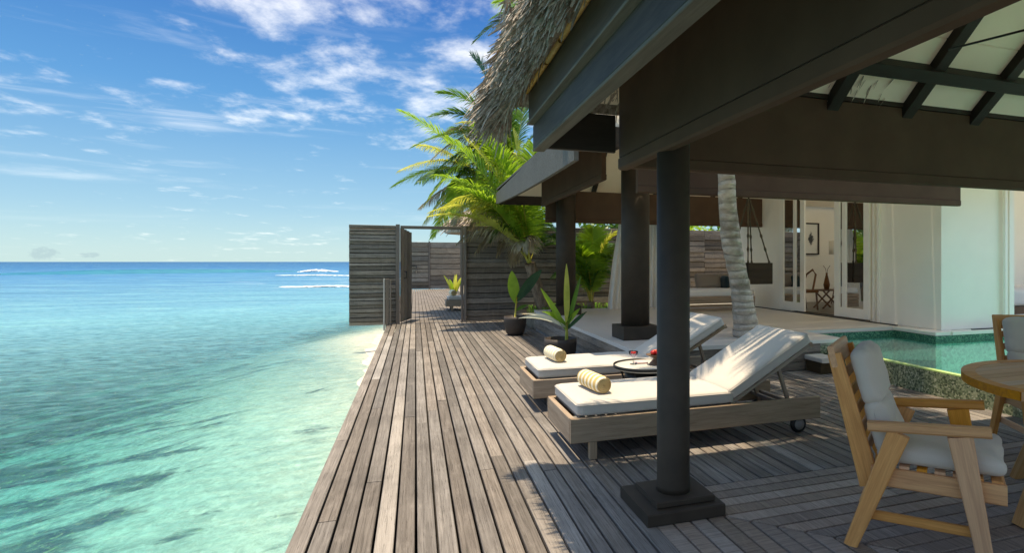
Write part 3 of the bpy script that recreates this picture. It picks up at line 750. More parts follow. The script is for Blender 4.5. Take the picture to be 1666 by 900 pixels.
# valances
def valance(root, p, q_, zb, zt, t, base, nm='valance'):
    p, q_ = Vector(p), Vector(q_)
    a = bar(nm, p.to_3d()+Vector((0, 0, (zb+.085+zt)/2))-base, q_.to_3d()+Vector((0, 0, (zb+.085+zt)/2))-base, t, zt-zb-.084, M['blind'], root, c=.001)
    bar('valance_hem', p.to_3d()+Vector((0, 0, zb+.0425))-base, q_.to_3d()+Vector((0, 0, zb+.0425))-base, t+.014, .085, M['blind'], root, c=.012)
valance(pav, (1.33, 3.66, 0), (1.33, .42, 0), 2.02, 2.96, .06, B)
valance(pav, (1.375, 3.65, 0), (8.0, 3.65, 0), 2.035, 2.64, .06, B)
pb('wall_plate', (1.36, 3.65, 2.665), (8.0, 3.65, 2.665), .09, .04, M['beam'])
pb('corner_post', (1.34, 3.60, 2.25), (1.34, 3.60, 2.9), .06, .06, M['beam'], (0, 1, 0))
# rafters of the back slope, purlin, tie rod
def zs(y): return AZ0+(AY1-y)*AP
x = 2.29
while x < 7.4:
    run = min(1.68, x-AX0-.1, AX1-x-.1)
    pb('rafter', (x, AY1-.1, zs(AY1-.1)-.045), (x, AY1-run, zs(AY1-run)-.045), .105, .085, M['rafter'], (0, 1, 1)); x += .735
pb('purlin', (1.75, 3.36, 2.84), (8, 3.36, 2.84), .10, .13, M['rafter'], (0, .68, .73)); pb('purlin', (2.9, 2.5, 3.62), (6.6, 2.5, 3.62), .10, .13, M['rafter'], (0, .68, .73))
y = 2.9
while y > .7:
    run = min(1.65, AY1-y-.1, y-AY0-.1)
    if run > .5: pb('rafter', (AX0+.1, y, AZ0+.1*AP-.045), (AX0+run, y, AZ0+run*AP-.045), .105, .085, M['rafter'], (1, 0, 1))
    y -= .735
a_ = onY(1543, 80, 3.1); b__ = onY(1700, 40, 2.6)
tube('tie_rod', [a_-B, b__-B], .008, M['metal'], pav, 8)
# thatch: bulk layer plus thousands of blades
def thatch_bulk(root, x0, x1, y0, y1, z0, pitch, t, base, over=.26):
    X0, X1, Y0, Y1 = x0-over*.6, x1+over, y0-over, y1+.03; half = (Y1-Y0)/2; zb = z0-over*.25
    r = [(X0+half, (Y0+Y1)/2, zb+half*pitch+t), (X1-half, (Y0+Y1)/2, zb+half*pitch+t)]
    lo = [(X0, Y0, zb), (X1, Y0, zb), (X1, Y1, zb), (X0, Y1, zb)]
    hi = [(x, y, z+t*.8) for x, y, z in lo]
    inn = [(x0+.0, y0+.0, z0+.045), (x1, y0, z0+.045), (x1, y1, z0+.045), (x0, y1, z0+.045)]
    hh = (y1-y0)/2; ri = [(x0+hh, (y0+y1)/2, z0+hh*pitch+.045), (x1-hh, (y0+y1)/2, z0+hh*pitch+.045)]
    vs = [Vector(v)-base for v in lo+hi+r+inn+ri]
    f = [(0, 4, 5, 1), (1, 5, 6, 2), (2, 6, 7, 3), (3, 7, 4, 0), (4, 8, 9, 5), (5, 9, 6), (6, 9, 8, 7), (7, 8, 4),
         (0, 1, 11, 10), (1, 2, 12, 11), (2, 3, 13, 12), (3, 0, 10, 13), (10, 11, 15, 14), (11, 12, 15), (12, 13, 14, 15), (13, 10, 14)]
    return link('thatch_bed', mesh(vs, f, M['thatch']), root)
thatch_bulk(pav, AX0, AX1, AY0, AY1, AZ0, AP, .20, B)
def f1(rr):       # outer face of the left slope, leaning down and outwards
    y = rr.uniform(.3, 3.95); s = rr.random()**1.6*1.1
    p = Vector((.62+s*.75, y, 2.56+s*.75*AP+rr.uniform(.08, .24)))-B
    return p, Vector((-.75+rr.uniform(-.2, .2), rr.uniform(-.25, .45), -.62+rr.uniform(-.35, .3))), rr.uniform(.10, .28)
def f2(rr):       # the combed butt of the eave, seen from below
    y = rr.uniform(.3, 3.98); h = rr.random()
    h = .22+.78*h
    p = Vector((.70-.20*h+rr.uniform(-.02, .02), y, 2.50+.16*h+rr.uniform(-.02, .02)))-B
    return p, Vector((-.42+rr.uniform(-.25, .2), rr.uniform(-.15, .4), -.75+rr.uniform(-.2, .3))), rr.uniform(.06, .19)
def f3(rr):       # ragged corner and back eave
    x = .52+rr.random()**2.2*3.0; s = rr.random()**1.5*.5
    p = Vector((x, 3.80-s*.7, 2.50+s*.7*AP+rr.uniform(.0, .22)))-B
    return p, Vector((rr.uniform(-.45, .1), .45+rr.uniform(-.2, .2), -.7+rr.uniform(-.3, .2))), rr.uniform(.07, .17)
def f4(rr):
    a = rr.uniform(0, pi/2); p = Vector((.60-.10*cos(a)*rr.random(), 3.78+.10*sin(a)*rr.random(), 2.44+rr.uniform(0, .26)))-B
    return p, Vector((-cos(a)*.7, sin(a)*.5, -.8)), rr.uniform(.12, .34)
for nm, n_, fn, sd, ww in (('thatch_blades', 6000, f1, 1, (.006, .016)), ('thatch_eave_blades', 6000, f2, 2, (.005, .013)), ('thatch_back_blades', 1800, f3, 3, (.005, .012)), ('thatch_corner_blades', 900, f4, 4, (.005, .012))):
    o = link(nm, strands(n_, fn, sd, ww), pav); o['kind'] = 'stuff'

# ---- terrace pavilion (roof over the raised terrace and the house front)
TX0, TX1, TY0, TY1, TZ0 = 1.62, 13.8, 5.90, 12.0, 2.78
tp = thing('terrace_pavilion', 'dark timber roof on round charcoal columns over the raised terrace', 'pavilion', (2.78, 7.18, TZ))
B2 = Vector((2.78, 7.18, TZ))
def tb(name, p, q_, W, H, m, up=(0, 0, 1), c=.004): return bar(name, Vector(p)-B2, Vector(q_)-B2, W, H, m, tp, up, c)
hip_panels(tp, TX0, TX1, TY0, TY1, TZ0, .92, M['ceiling'], .62, .02, B2, sides='LB')
hip_panels(tp, TX0-.04, TX1+.04, TY0-.04, TY1+.04, TZ0+.10, .92, M['fasciagrey'], 1.2, .03, B2, 'roof_covering', sides='LB')
hip_panels(tp, TX0, TX1, TY0, TY1, TZ0+.03, .92, M['fillcanvas'], .77, .004, B2, 'fill_panel', sides='FR')  # unseen slopes: added translucent panels that light the terrace and house wall
for (cx, cy) in ((2.78, 7.18), (2.76, 10.86)):
    box('column_base', (cx-2.78, cy-7.18, .088), (.50, .47, .176), M['column'], tp, .008)
    lathe('column', [(.19, .177), (.19, 2.6)], M['column'], tp, (cx-2.78, cy-7.18, 0), 48)
# swept fascia board
vs = []; fs = []
N = 26
for i in range(N+1):
    t = i/N; y = TY0-.05+(TY1+.05-TY0+.05)*t
    zb = 2.47+.13*t**2.2; zt = 2.93-.11*t
    for xx in (1.575, 1.625):
        vs += [Vector((xx, y, zb))-B2, Vector((xx, y, zt))-B2]
for i in range(N):
    a = i*4; fs += [(a, a+4, a+5, a+1), (a+2, a+3, a+7, a+6), (a+1, a+5, a+7, a+3), (a, a+2, a+6, a+4)]
fs += [(0, 1, 3, 2), (N*4, N*4+2, N*4+3, N*4+1)]
link('swept_fascia', mesh(vs, fs, M['fasciagrey']), tp)
tb('back_fascia', (1.63, 12.02, 2.69), (7.3, 12.02, 2.69), .04, .20, M['beam'])
tb('near_fascia', (1.63, 5.87, 2.75), (13.0, 5.87, 2.75), .04, .22, M['beam'])
valance(tp, (2.33, 7.15, 0), (2.33, 10.95, 0), 2.47, 3.3, .06, B2)
valance(tp, (2.40, 11.05, 0), (7.3, 11.05, 0), 2.17, 2.80, .06, B2)
valance(tp, (2.33, 5.97, 0), (7.12, 5.97, 0), 2.17, 2.70, .06, B2)
tb('bracket', (2.36, 7.0, 2.86), (2.36, 5.9, 2.86), .05, .12, M['beam'])
x = 2.9
while x < 7.3:
    run = min(2.9, x-TX0-.1)
    tb('rafter', (x, TY1-.1, TZ0+.1*.92-.04), (x, TY1-run, TZ0+run*.92-.04), .09, .07, M['rafter'], (0, 1, 1)); x += .72
# ================================================================== SLATTED SCREEN WALLS
def slats(root, x0, x1, z0, z1, n, y, base, seed, t=.03, gap=.012, my=0):
    rr = random.Random(seed); z = z0; hs_ = [(z1-z0)/n*rr.uniform(.72, 1.28) for _ in range(n)]; s = (z1-z0)/sum(hs_)
    for k_, h in enumerate(hs_):
        h *= s; proud = (.030 if k_ % 2 else 0)+rr.uniform(-.006, .006)
        bar('slat', Vector((x0, y-proud, z+h/2+rr.uniform(-.004, .004)))-base, Vector((x1, y-proud, z+h/2+rr.uniform(-.004, .004)))-base, t, h-gap, M['slat'], root, c=.004)
        z += h
def screen(label, x0, x1, y, n, segs, seed, z0=0.0, z1=2.24, posts=()):
    base = Vector((x0, y, 0)); root = thing('slatted_screen_wall', label, 'screen wall', base)
    for i in range(segs):
        slats(root, x0+(x1-x0)*i/segs+.002, x0+(x1-x0)*(i+1)/segs-.002, z0, z1, n, y, base, seed+i)
    # backing boards close the joints from behind
    bar('backing_board', Vector(((x0), y+.035, (z0+z1)/2))-base, Vector(((x1), y+.035, (z0+z1)/2))-base, .012, z1-z0-.02, M['darkgap'], root)
    for px in posts: bar('post', Vector((px, y-.045, z0))-base, Vector((px, y-.045, z1+.01))-base, .09, .06, M['slatpost'], root, (0, 1, 0))
    return root
s1 = screen('weathered slatted screen wall left of the gate, reaching out over the sea', -1.38, -.42, 13.85, 26, 1, 11, -.02, 2.22)
s2 = screen('long weathered slatted screen wall right of the gate, behind the palms', 1.12, 13.6, 13.86, 17, 4, 21, .0, 2.25)
# gate frame and open leaf
gate = thing('deck_gate', 'timber gate standing open between the two slatted screen walls', 'gate', (.3, 13.84, 0))
GB = Vector((.3, 13.84, 0))
def gb(n, p, q_, W, H, m, up=(0, 1, 0)): return bar(n, Vector(p)-GB, Vector(q_)-GB, W, H, m, gate, up)
gb('post', (-.375, 13.80, 0), (-.375, 13.80, 2.24), .085, .10, M['slatpost'])
gb('post', (1.03, 13.80, 0), (1.03, 13.80, 2.24), .05, .10, M['slatpost']); gb('post', (1.092, 13.79, 0), (1.092, 13.79, 2.24), .05, .10, M['slatpost'])
gb('top_rail', (-.32, 13.82, 2.18), (1.0, 13.82, 2.18), .09, .07, M['slatpost'], (0, 0, 1))
lf = link('gate_leaf', None, gate)
h0, h1 = Vector((-.315, 13.93, 0)), Vector((-.10, 14.75, 0))
dv = (h1-h0); nb = 4
for i in range(nb):
    a = h0+dv*((i+.5)/nb)-GB
    o = bar('leaf_board', a+Vector((0, 0, .03)), a+Vector((0, 0, 2.17-.02*i)), dv.length/nb-.012, .035, M['slat'], lf, Vector((dv.y, -dv.x, 0)))
hp = h0+dv*.2-GB+Vector((.03, -.02, 0))
tube('handle', [hp+Vector((0, 0, 1.02)), hp+Vector((.05, -.03, 1.03)), hp+Vector((.05, -.03, 1.17)), hp+Vector((0, 0, 1.18))], .011, M['metal'], gate, 8)
# railing stump on the deck edge
o = thing('railing_post', 'short timber post at the deck edge in front of the left screen wall', 'post', (-.62, 13.55, 0))
bar('cheek_board', (-.03, 0, -.1), (-.03, 0, 1.03), .03, .12, M['litpost'], o, (0, 1, 0)); bar('core_board', (.035, .0, -.1), (.035, .0, 1.02), .07, .09, M['slatpost'], o, (0, 1, 0)); bar('cheek_board', (.10, 0, -.1), (.10, 0, 1.0), .03, .11, M['slatpost'], o, (0, 1, 0))
# far fence across the end of the walkway
ff = thing('far_fence', 'pale weathered board fence with a door closing the far end of the walkway', 'fence', (0.9, 31, 0)); FB = Vector((.9, 31, 0))
slats(ff, -.7, .62, 0, 2.42, 11, 31, FB, 31, gap=.03); slats(ff, .72, 3.4, 0, 2.42, 9, 31, FB, 32, gap=.03)
bar('backing_board', Vector((-.7, 31.04, 1.2))-FB, Vector((3.4, 31.04, 1.2))-FB, .012, 2.38, M['slatpost'], ff)
bar('post', Vector((.67, 30.97, 0))-FB, Vector((.67, 30.97, 2.45))-FB, .08, .08, M['slatpost'], ff, (0, 1, 0))
hd = onY(674, 436, 30.9)-FB
tube('handle', [hd+Vector((-.12, 0, .1)), hd+Vector((.1, -.05, .1)), hd+Vector((.1, -.05, -.25))], .03, M['metal'], ff, 8)

# ================================================================== far thatched hut
hut = thing('thatched_hut', 'small thatched hut seen over the gate beyond the screen wall', 'hut', (2.75, 21.5, 0)); HB = Vector((2.75, 21.5, 0))
ring = [Vector((1.75*cos(a), 1.6*sin(a), 2.62)) for a in [2*pi*i/14 for i in range(14)]]
link('thatch_bed', mesh(ring+[Vector((0, 0, 3.55))]+[r-Vector((0, 0, .20)) for r in ring]+[Vector((0.1, 0, 3.2))], [(i, (i+1) % 14, 14) for i in range(14)]+[((i+1) % 14, i, 15+i, 15+(i+1) % 14) for i in range(14)]+[(15+(i+1) % 14, 15+i, 29) for i in range(14)], M['thatch']), hut)
def f5(rr):
    a = rr.uniform(0, 2*pi); s = rr.random()**.7; p = Vector((1.78*cos(a)*s, 1.62*sin(a)*s, 3.62-1.0*s+rr.uniform(0, .22)))
    return p, Vector((cos(a), sin(a), -.8+rr.uniform(-.5, .6))), rr.uniform(.12, .36)
o = link('thatch_blades', strands(3200, f5, 9, (.015, .04)), hut); o['kind'] = 'stuff'
prism('wall', [(-.9, -.7), (.9, -.7), (.9, .9), (-.9, .9)], 0, 2.5, M['slatpost'], hut)
for dx, dy in ((-1.25, -1.1), (1.25, -1.1)): bar('post', (dx, dy, 0), (dx, dy, 2.5), .10, .10, M['slatpost'], hut, (0, 1, 0))

# ================================================================== LOUNGERS
def make_lounger(label, loc, cm='cushion'):
    L, W, zt, zb = 2.10, .74, .30, .125
    t = thing('sun_lounger', label, 'sun lounger', loc, 0, 'teak sun loungers')
    m = M['lounger']
    for y in (.02, W-.02): bar('side_rail', (0.002, y, (zt+zb)/2), (L, y, (zt+zb)/2), .04, zt-zb, m, t, c=.006)
    bar('end_rail', (.02, .0405, (zt+zb)/2-.001), (.02, W-.0405, (zt+zb)/2-.001), .04, zt-zb-.002, m, t, c=.004)
    bar('end_rail', (L-.10, .0405, zb+.05), (L-.10, W-.0405, zb+.05), .04, .08, m, t)
    for y in (.035, W-.035): bar('leg', (.17, y, 0), (.17, y, zb+.03), .055, .05, m, t, (0, 1, 0))
    for y in (.045, W-.045):
        wh = lathe('wheel', [(.0, -.018), (.062, -.018), (.072, -.010), (.072, .010), (.062, .018), (0, .018)], M['metal'], t, (L-.16, y+.03*(1 if y < .3 else -1), .072), 24, rot=Matrix.Rotation(pi/2, 4, 'X'))
        lathe('hub', [(0, -.022), (.045, -.022), (.045, .022), (0, .022)], M['steel'], wh, (0, 0, 0), 20)
        bar('wheel_bracket', (L-.16, y+.05*(1 if y < .3 else -1), .07), (L-.16, y+.05*(1 if y < .3 else -1), .2), .03, .02, m, t, (0, 1, 0))
    x = .10
    while x < 1.30:
        bar('slat', (x, .041, zt-.012), (x, W-.041, zt-.012), .05, .016, m, t); x += .075
    hx, hz = 1.30, .295; ang = atan(.40/.71); bl = .86
    u = Vector((cos(ang), 0, sin(ang))); nrm = Vector((-sin(ang), 0, cos(ang)))
    h = Vector((hx, 0, hz))
    for y in (.065, W-.065): bar('back_rail', h+Vector((0, y, 0)), h+u*bl+Vector((0, y, 0)), .035, .03, m, t, nrm)
    def piping(name, par_ml, L_, W_):
        a_, b_2, r_ = L_/2, W_/2, .03; pts = []
        for cx, cy, a0 in ((a_-r_, b_2-r_, 0), (-a_+r_, b_2-r_, 90), (-a_+r_, -b_2+r_, 180), (a_-r_, -b_2+r_, 270)):
            for k2 in range(5): an = R(a0+22.5*k2); pts.append((cx+r_*cos(an), cy+r_*sin(an), .030))
        pts.append(pts[0]); o = tube(name, pts, .0035, M[cm], t, 6); o.matrix_local = par_ml; return o
    for k_ in range(9):
        s = .03+k_*.098; bar('back_slat', h+u*s+nrm*.018+Vector((0, .05, 0)), h+u*s+nrm*.018+Vector((0, W-.05, 0)), .05, .012, m, t, nrm)
    bar('back_end_rail', h+u*bl+Vector((0, .045, 0)), h+u*bl+Vector((0, W-.045, 0)), .03, .04, m, t, nrm)
    for y in (.13, W-.13): bar('support_strut', h+u*.55+Vector((0, y, -.02)), (L-.20, y, .20), .03, .03, m, t)
    bar('strut_crossbar', (L-.20, .045, .20), (L-.20, W-.045, .20), .03, .03, m, t)
    ml = Matrix.Translation((.055+1.255/2, W/2, zt+.004+.050))
    cushion('seat_mattress', 1.255, W-.03, .100, M[cm], t, ml, .026, .008, 1, .006, 24); piping('piping', ml, 1.262, W-.023)
    q3 = Matrix((u, Vector((0, 1, 0)), nrm)).transposed().to_4x4(); q3.translation = h+u*(.005+.86/2)+nrm*(.026+.050)+Vector((0, W/2, 0))
    cushion('back_mattress', .85, W-.03, .100, M[cm], t, q3, .026, .010, 2, .006, 22); piping('piping', q3, .857, W-.023)
    return t
L1 = make_lounger('nearest teak sun lounger with pale mattress, behind the front column', (1.02, 3.88, 0))
L2 = copy_tree(L1); L2.location = (1.03, 5.28, 0); L2['label'] = 'teak sun lounger behind the front one, beside the potted palm sprout'
L3 = copy_tree(L1); L3.location = (.82, 17.0, 0); L3['label'] = 'distant sun lounger on the walkway beyond the open gate'
def towel(label, loc, rz, r, L, mt, group='rolled towels'):
    t = thing('rolled_towel', label, 'towel', loc, rz, group)
    rot = Matrix.Rotation(-pi/2, 4, 'X')
    # spiral roll: outer skin with a visible lap
    N = 64; vs = []; fs = []
    K = 10
    for i in range(N+1):
        a = 2*pi*i/N*1.06; rr = r*(1-.10*(i/N)**8*0)+(.006 if i > N-4 else 0)
        for k_ in range(K+1):
            y = -L/2+L*k_/K; e = min(1, .80+.20*sqrt(max(0, 1-(abs(y)/(L/2))**8)))
            q_ = rr*e*(1+.015*noise.noise((a*2, y*12, r*50)))
            vs.append((q_*cos(a), y, q_*sin(a)+r))
    for i in range(N):
        for k_ in range(K): a = i*(K+1)+k_; fs.append((a, a+1, a+K+2, a+K+1))
    me = mesh([(x, y, z-r) for x, y, z in vs], fs, M[mt], True); link('towel_roll', me, t, Matrix.Translation((0, 0, r)))
    # spiral ends with relief
    for s in (-1, 1):
        vs = []; fs = []; N2 = 140
        for i in range(N2+1):
            a = 2*pi*5.2*i/N2; rr = r*.985*(i/N2); yy = s*(L/2*.985+.006*(1-(i/N2)**2))
            vs += [(rr*cos(a), yy, rr*sin(a)), ((rr+r*.16)*cos(a) if i < N2*.8 else r*.8*cos(a), yy-s*.006, (rr+r*.16)*sin(a) if i < N2*.8 else r*.8*sin(a))]
        for i in range(N2): a = i*2; fs.append((a, a+1, a+3, a+2))
        link('towel_spiral', mesh(vs, fs, M['towel_end'], True), t, Matrix.Translation((0, 0, r)))
        lathe('towel_end', [(0, s*(L/2*.96)), (r*.86, s*(L/2*.97))] if s > 0 else [(r*.86, s*(L/2*.97)), (0, s*(L/2*.96))], M['towel_end'], t, (0, 0, r), 40, rot=rot)
    return t
towel('boldly striped cream and ochre towel roll on the nearest lounger', (1.30, 4.26, .410), R(8), .066, .38, 'towel_bold')
towel('faintly striped cream towel roll on the second lounger', (1.32, 5.66, .410), R(6), .066, .36, 'towel_faint')
towel('white towel roll on the far lounger past the gate', (1.02, 17.3, .41), R(6), .09, .40, 'towel_faint')

# side table with fruit and drink
st_ = thing('side_table', 'low round side table between the two loungers', 'side table', (1.98, 4.86, 0)); 
lathe('table_top', [(.0, .43), (.27, .43), (.285, .437), (.285, .45), (.275, .457), (.0, .457)], M['stonegrey'], st_, (0, 0, 0), 56)
lathe('rim', [(.286, .444), (.293, .444), (.293, .47), (.286, .47), (.286, .444)], M['metal'], st_, (0, 0, 0), 56)
for i in range(8):
    a = 2*pi*i/8
    bar('leg', (.24*cos(a), .24*sin(a), .43), (.17*cos(a+.9), .17*sin(a+.9), 0), .014, .014, M['metal'], st_)
lathe('drum', [(.17, .02), (.20, .20), (.19, .34), (.19, .42)], M['metal'], st_, (0, 0, 0), 40)
lathe('foot_ring', [(.165, 0), (.18, 0), (.18, .02), (.165, .02), (.165, 0)], M['metal'], st_, (0, 0, 0), 40)
TP = Vector((1.98, 4.86, .457))
bw = thing('fruit_bowl', 'turned wooden pedestal bowl of red fruit on the side table', 'fruit bowl', TP+Vector((.10, -.01, 0)))
lathe('pedestal_bowl', [(0, 0), (.065, 0), (.058, .015), (.030, .045), (.022, .06), (.05, .072), (.088, .088), (.092, .094), (.085, .095), (.05, .08), (0, .075)], M['walnut'], bw, (0, 0, 0), 32)
rr = random.Random(4)
for i in range(11):
    a = rr.uniform(0, 6.28); d_ = .058*sqrt(rr.random()); zz = .098+.03*(1-d_/.058)
    lathe('fruit', [(0, -.019), (.011, -.016), (.018, -.006), (.019, .004), (.013, .014), (0, .018)], M['fruit' if i % 3 else 'fruit2'], bw, (d_*cos(a), d_*sin(a), zz), 14)
gsz = thing('cocktail_glass', 'stemmed glass with red berries on the side table', 'glass', TP+Vector((-.09, .07, 0)))
lathe('bowl', [(.032, .002), (.030, .005), (.005, .010), (.004, .055), (.018, .07), (.040, .095), (.043, .12)], M['glass'], gsz, (0, 0, 0), 28)
for dx, dy in ((0, 0), (.018, .01), (-.006, .02)):
    lathe('berry', [(0, -.013), (.010, -.008), (.013, 0), (.010, .008), (0, .013)], M['fruit'], gsz, (dx, dy, .105), 12)
nk = thing('folded_napkin', 'small pale pink napkin lying on the side table', 'napkin', TP+Vector((.0, .10, .004)))
M['pinkcloth'] = fabric('pink_cloth', (.72, .52, .50))
cushion('cloth', .11, .09, .018, M['pinkcloth'], nk, Matrix.Translation((0, 0, .006)), .008, .003, 5, .004, 6)

# ================================================================== DINING FURNITURE
def taper(name, p, q_, w0, w1, t, m, parent, wide):
    """board from p to q_ whose width (along 'wide') changes from w0 to w1; t is its thickness"""
    p, q_ = Vector(p), Vector(q_); d = q_-p; L = d.length; x = d.normalized()
    u = Vector(wide); u = (u-x*u.dot(x)).normalized(); y = u.cross(x)
    vs = []; c = .005
    for xx, w_ in ((-L/2, w0/2), (L/2, w1/2)):
        h = t/2
        vs += [(xx, a, b_) for a, b_ in ((-h+c, -w_), (h-c, -w_), (h, -w_+c), (h, w_-c), (h-c, w_), (-h+c, w_), (-h, w_-c), (-h, -w_+c))]
    fs = [tuple(range(7, -1, -1)), tuple(range(8, 16))]+[(i, (i+1) % 8, 8+(i+1) % 8, 8+i) for i in range(8)]
    ml = Matrix((x, y, u)).transposed().to_4x4(); ml.translation = (p+q_)/2
    me = mesh(vs, fs, m); bm = bmesh.new(); bm.from_mesh(me); bmesh.ops.recalc_face_normals(bm, faces=bm.faces); bm.to_mesh(me); bm.free()
    return link(name, me, parent, ml)
def make_chair(label, loc, rz):
    """faces +X in its own frame; sides are A-frames of golden teak"""
    t = thing('dining_armchair', label, 'armchair', loc, rz, 'teak dining armchairs'); m = M['teak']
    hw = .285
    for s in (-1, 1):
        y = s*hw
        bar('arm', (-.22, y, .602), (.285, y, .640), .055, .046, m, t, c=.014)
        taper('rear_leg', (-.30, y, 0), (-.085, y, .585),   .062, .098, .036, m, t, (1, 0, 0))
        taper('front_leg', (.275, y, 0), (.165, y, .605), .062, .104, .036, m, t, (1, 0, 0))
        bar('seat_rail', (-.21, s*(hw-.037), .355), (.345, s*(hw-.037), .36), .03, .09, m, t, c=.006)
        taper('back_post', (-.215, s*(hw-.068), .29), (-.385, s*(hw-.068), .93), .10, .065, .032, m, t, (1, 0, 0))
        bar('side_stretcher', (-.26, s*(hw-.033), .16), (.26, s*(hw-.033), .17), .024, .045, m, t, c=.005)
    bar('top_rail', (-.392, -hw+.051, .915), (-.392, hw-.051, .915), .03, .11, m, t, (-.25, 0, 1), .008)
    bar('front_rail', (.33, -hw+.055, .36), (.33, hw-.055, .36), .025, .085, m, t)
    bar('rear_rail', (-.185, -hw+.055, .35), (-.185, hw-.055, .35), .025, .06, m, t)
    for k_ in range(5):
        z = .44+k_*.095; x = -.215-(z-.29)*.266+.015
        bar('back_slat', (x, -hw+.084, z), (x, hw-.084, z), .014, .05, m, t, (-.25, 0, 1))
    for k_ in range(7):
        x = -.14+k_*.075; bar('seat_slat', (x, -hw+.045, .408), (x, hw-.045, .408), .045, .014, m, t)
    cushion('seat_cushion', .54, .47, .085, M['cushion2'], t, Matrix.Translation((.08, 0, .462)) @ Matrix.Rotation(-.02, 4, 'Y'), .042, .022, 3, .016, 22)
    a = atan(.266); u = Vector((-sin(a), 0, cos(a))); nrm = Vector((cos(a), 0, sin(a)))
    for k_, (s0, L_) in enumerate(((.03, .27), (.27, .29))):
        c0 = Vector((-.205, 0, .40))+u*(s0+L_/2)+nrm*.075
        q3 = Matrix((u, Vector((0, -1, 0)), nrm)).transposed().to_4x4(); q3.translation = c0
        cushion('back_cushion', L_, .44, .10, M['cushion2'], t, q3, .045, .022, 6+k_, .020, 18)
    for s in (-1, 1):
        q_ = Vector((-.22, s*.18, .47)); tube('cushion_tie', [q_, q_+Vector((.02, s*.015, -.03)), q_+Vector((.015, s*.02, -.075))], .006, M['cushion2'], t, 6)
    return t
C1 = make_chair('golden teak armchair in the foreground with grey cushions, left of the round table', (2.44, 2.26, 0), R(-49))
C2 = copy_tree(C1); C2.location = (4.46, 2.95, 0); C2.rotation_euler = (0, 0, R(-118)); C2['label'] = 'teak armchair behind the round table, cut by the right edge of the photo'
dt = thing('dining_table', 'round slatted teak dining table at the right edge', 'dining table', (3.61, 2.07, 0))
TR, zt = .722, .74
nb = 15; bw_ = 2*TR*.955/nb
ri = TR-.075
for i in range(nb):          # boards, each cut to the circle
    y0 = -ri+2*ri*i/nb+.002; y1 = -ri+2*ri*(i+1)/nb-.002
    up_ = [(sqrt(max(0, ri*ri-y*y)), y) for y in [y0+(y1-y0)*k_/4 for k_ in range(5)]]
    dn = [(-x, y) for x, y in up_[::-1]]
    o = prism('table_board', up_+dn, zt-.024, zt, M['teaktop'], dt)
o_ = []
for k_ in range(8):          # rim segments
    a0, a1 = 2*pi*k_/8+.004, 2*pi*(k_+1)/8-.004; pts = [(TR*cos(a0+(a1-a0)*j/8), TR*sin(a0+(a1-a0)*j/8)) for j in range(9)]+[((ri+.001)*cos(a1-(a1-a0)*j/8), (ri+.001)*sin(a1-(a1-a0)*j/8)) for j in range(9)]
    prism('rim_segment', pts, zt-.046, zt+.0015, M['teak'], dt)
lathe('under_ring', [(TR-.14, zt-.07), (TR-.10, zt-.07), (TR-.10, zt-.026), (TR-.14, zt-.026), (TR-.14, zt-.07)], M['teak'], dt, (0, 0, 0), 48)
bar('under_beam', (-.55, 0, zt-.055), (.55, 0, zt-.055), .08, .05, M['teak'], dt); bar('under_beam', (0, -.55, zt-.056), (0, .55, zt-.056), .08, .048, M['teak'], dt)
for k_ in range(4):
    a = R(172)+k_*pi/2; ca, sa = cos(a), sin(a)
    bar('leg', (.60*ca, .60*sa, 0), (.30*ca, .30*sa, zt-.05), .10, .05, M['teaktop'], dt, (ca, sa, .4), .006)
bar('brace', (-.40, .05, .30), (.40, -.05, .30), .06, .05, M['teaktop'], dt); bar('brace', (-.05, -.40, .302), (.05, .40, .302), .06, .046, M['teaktop'], dt)

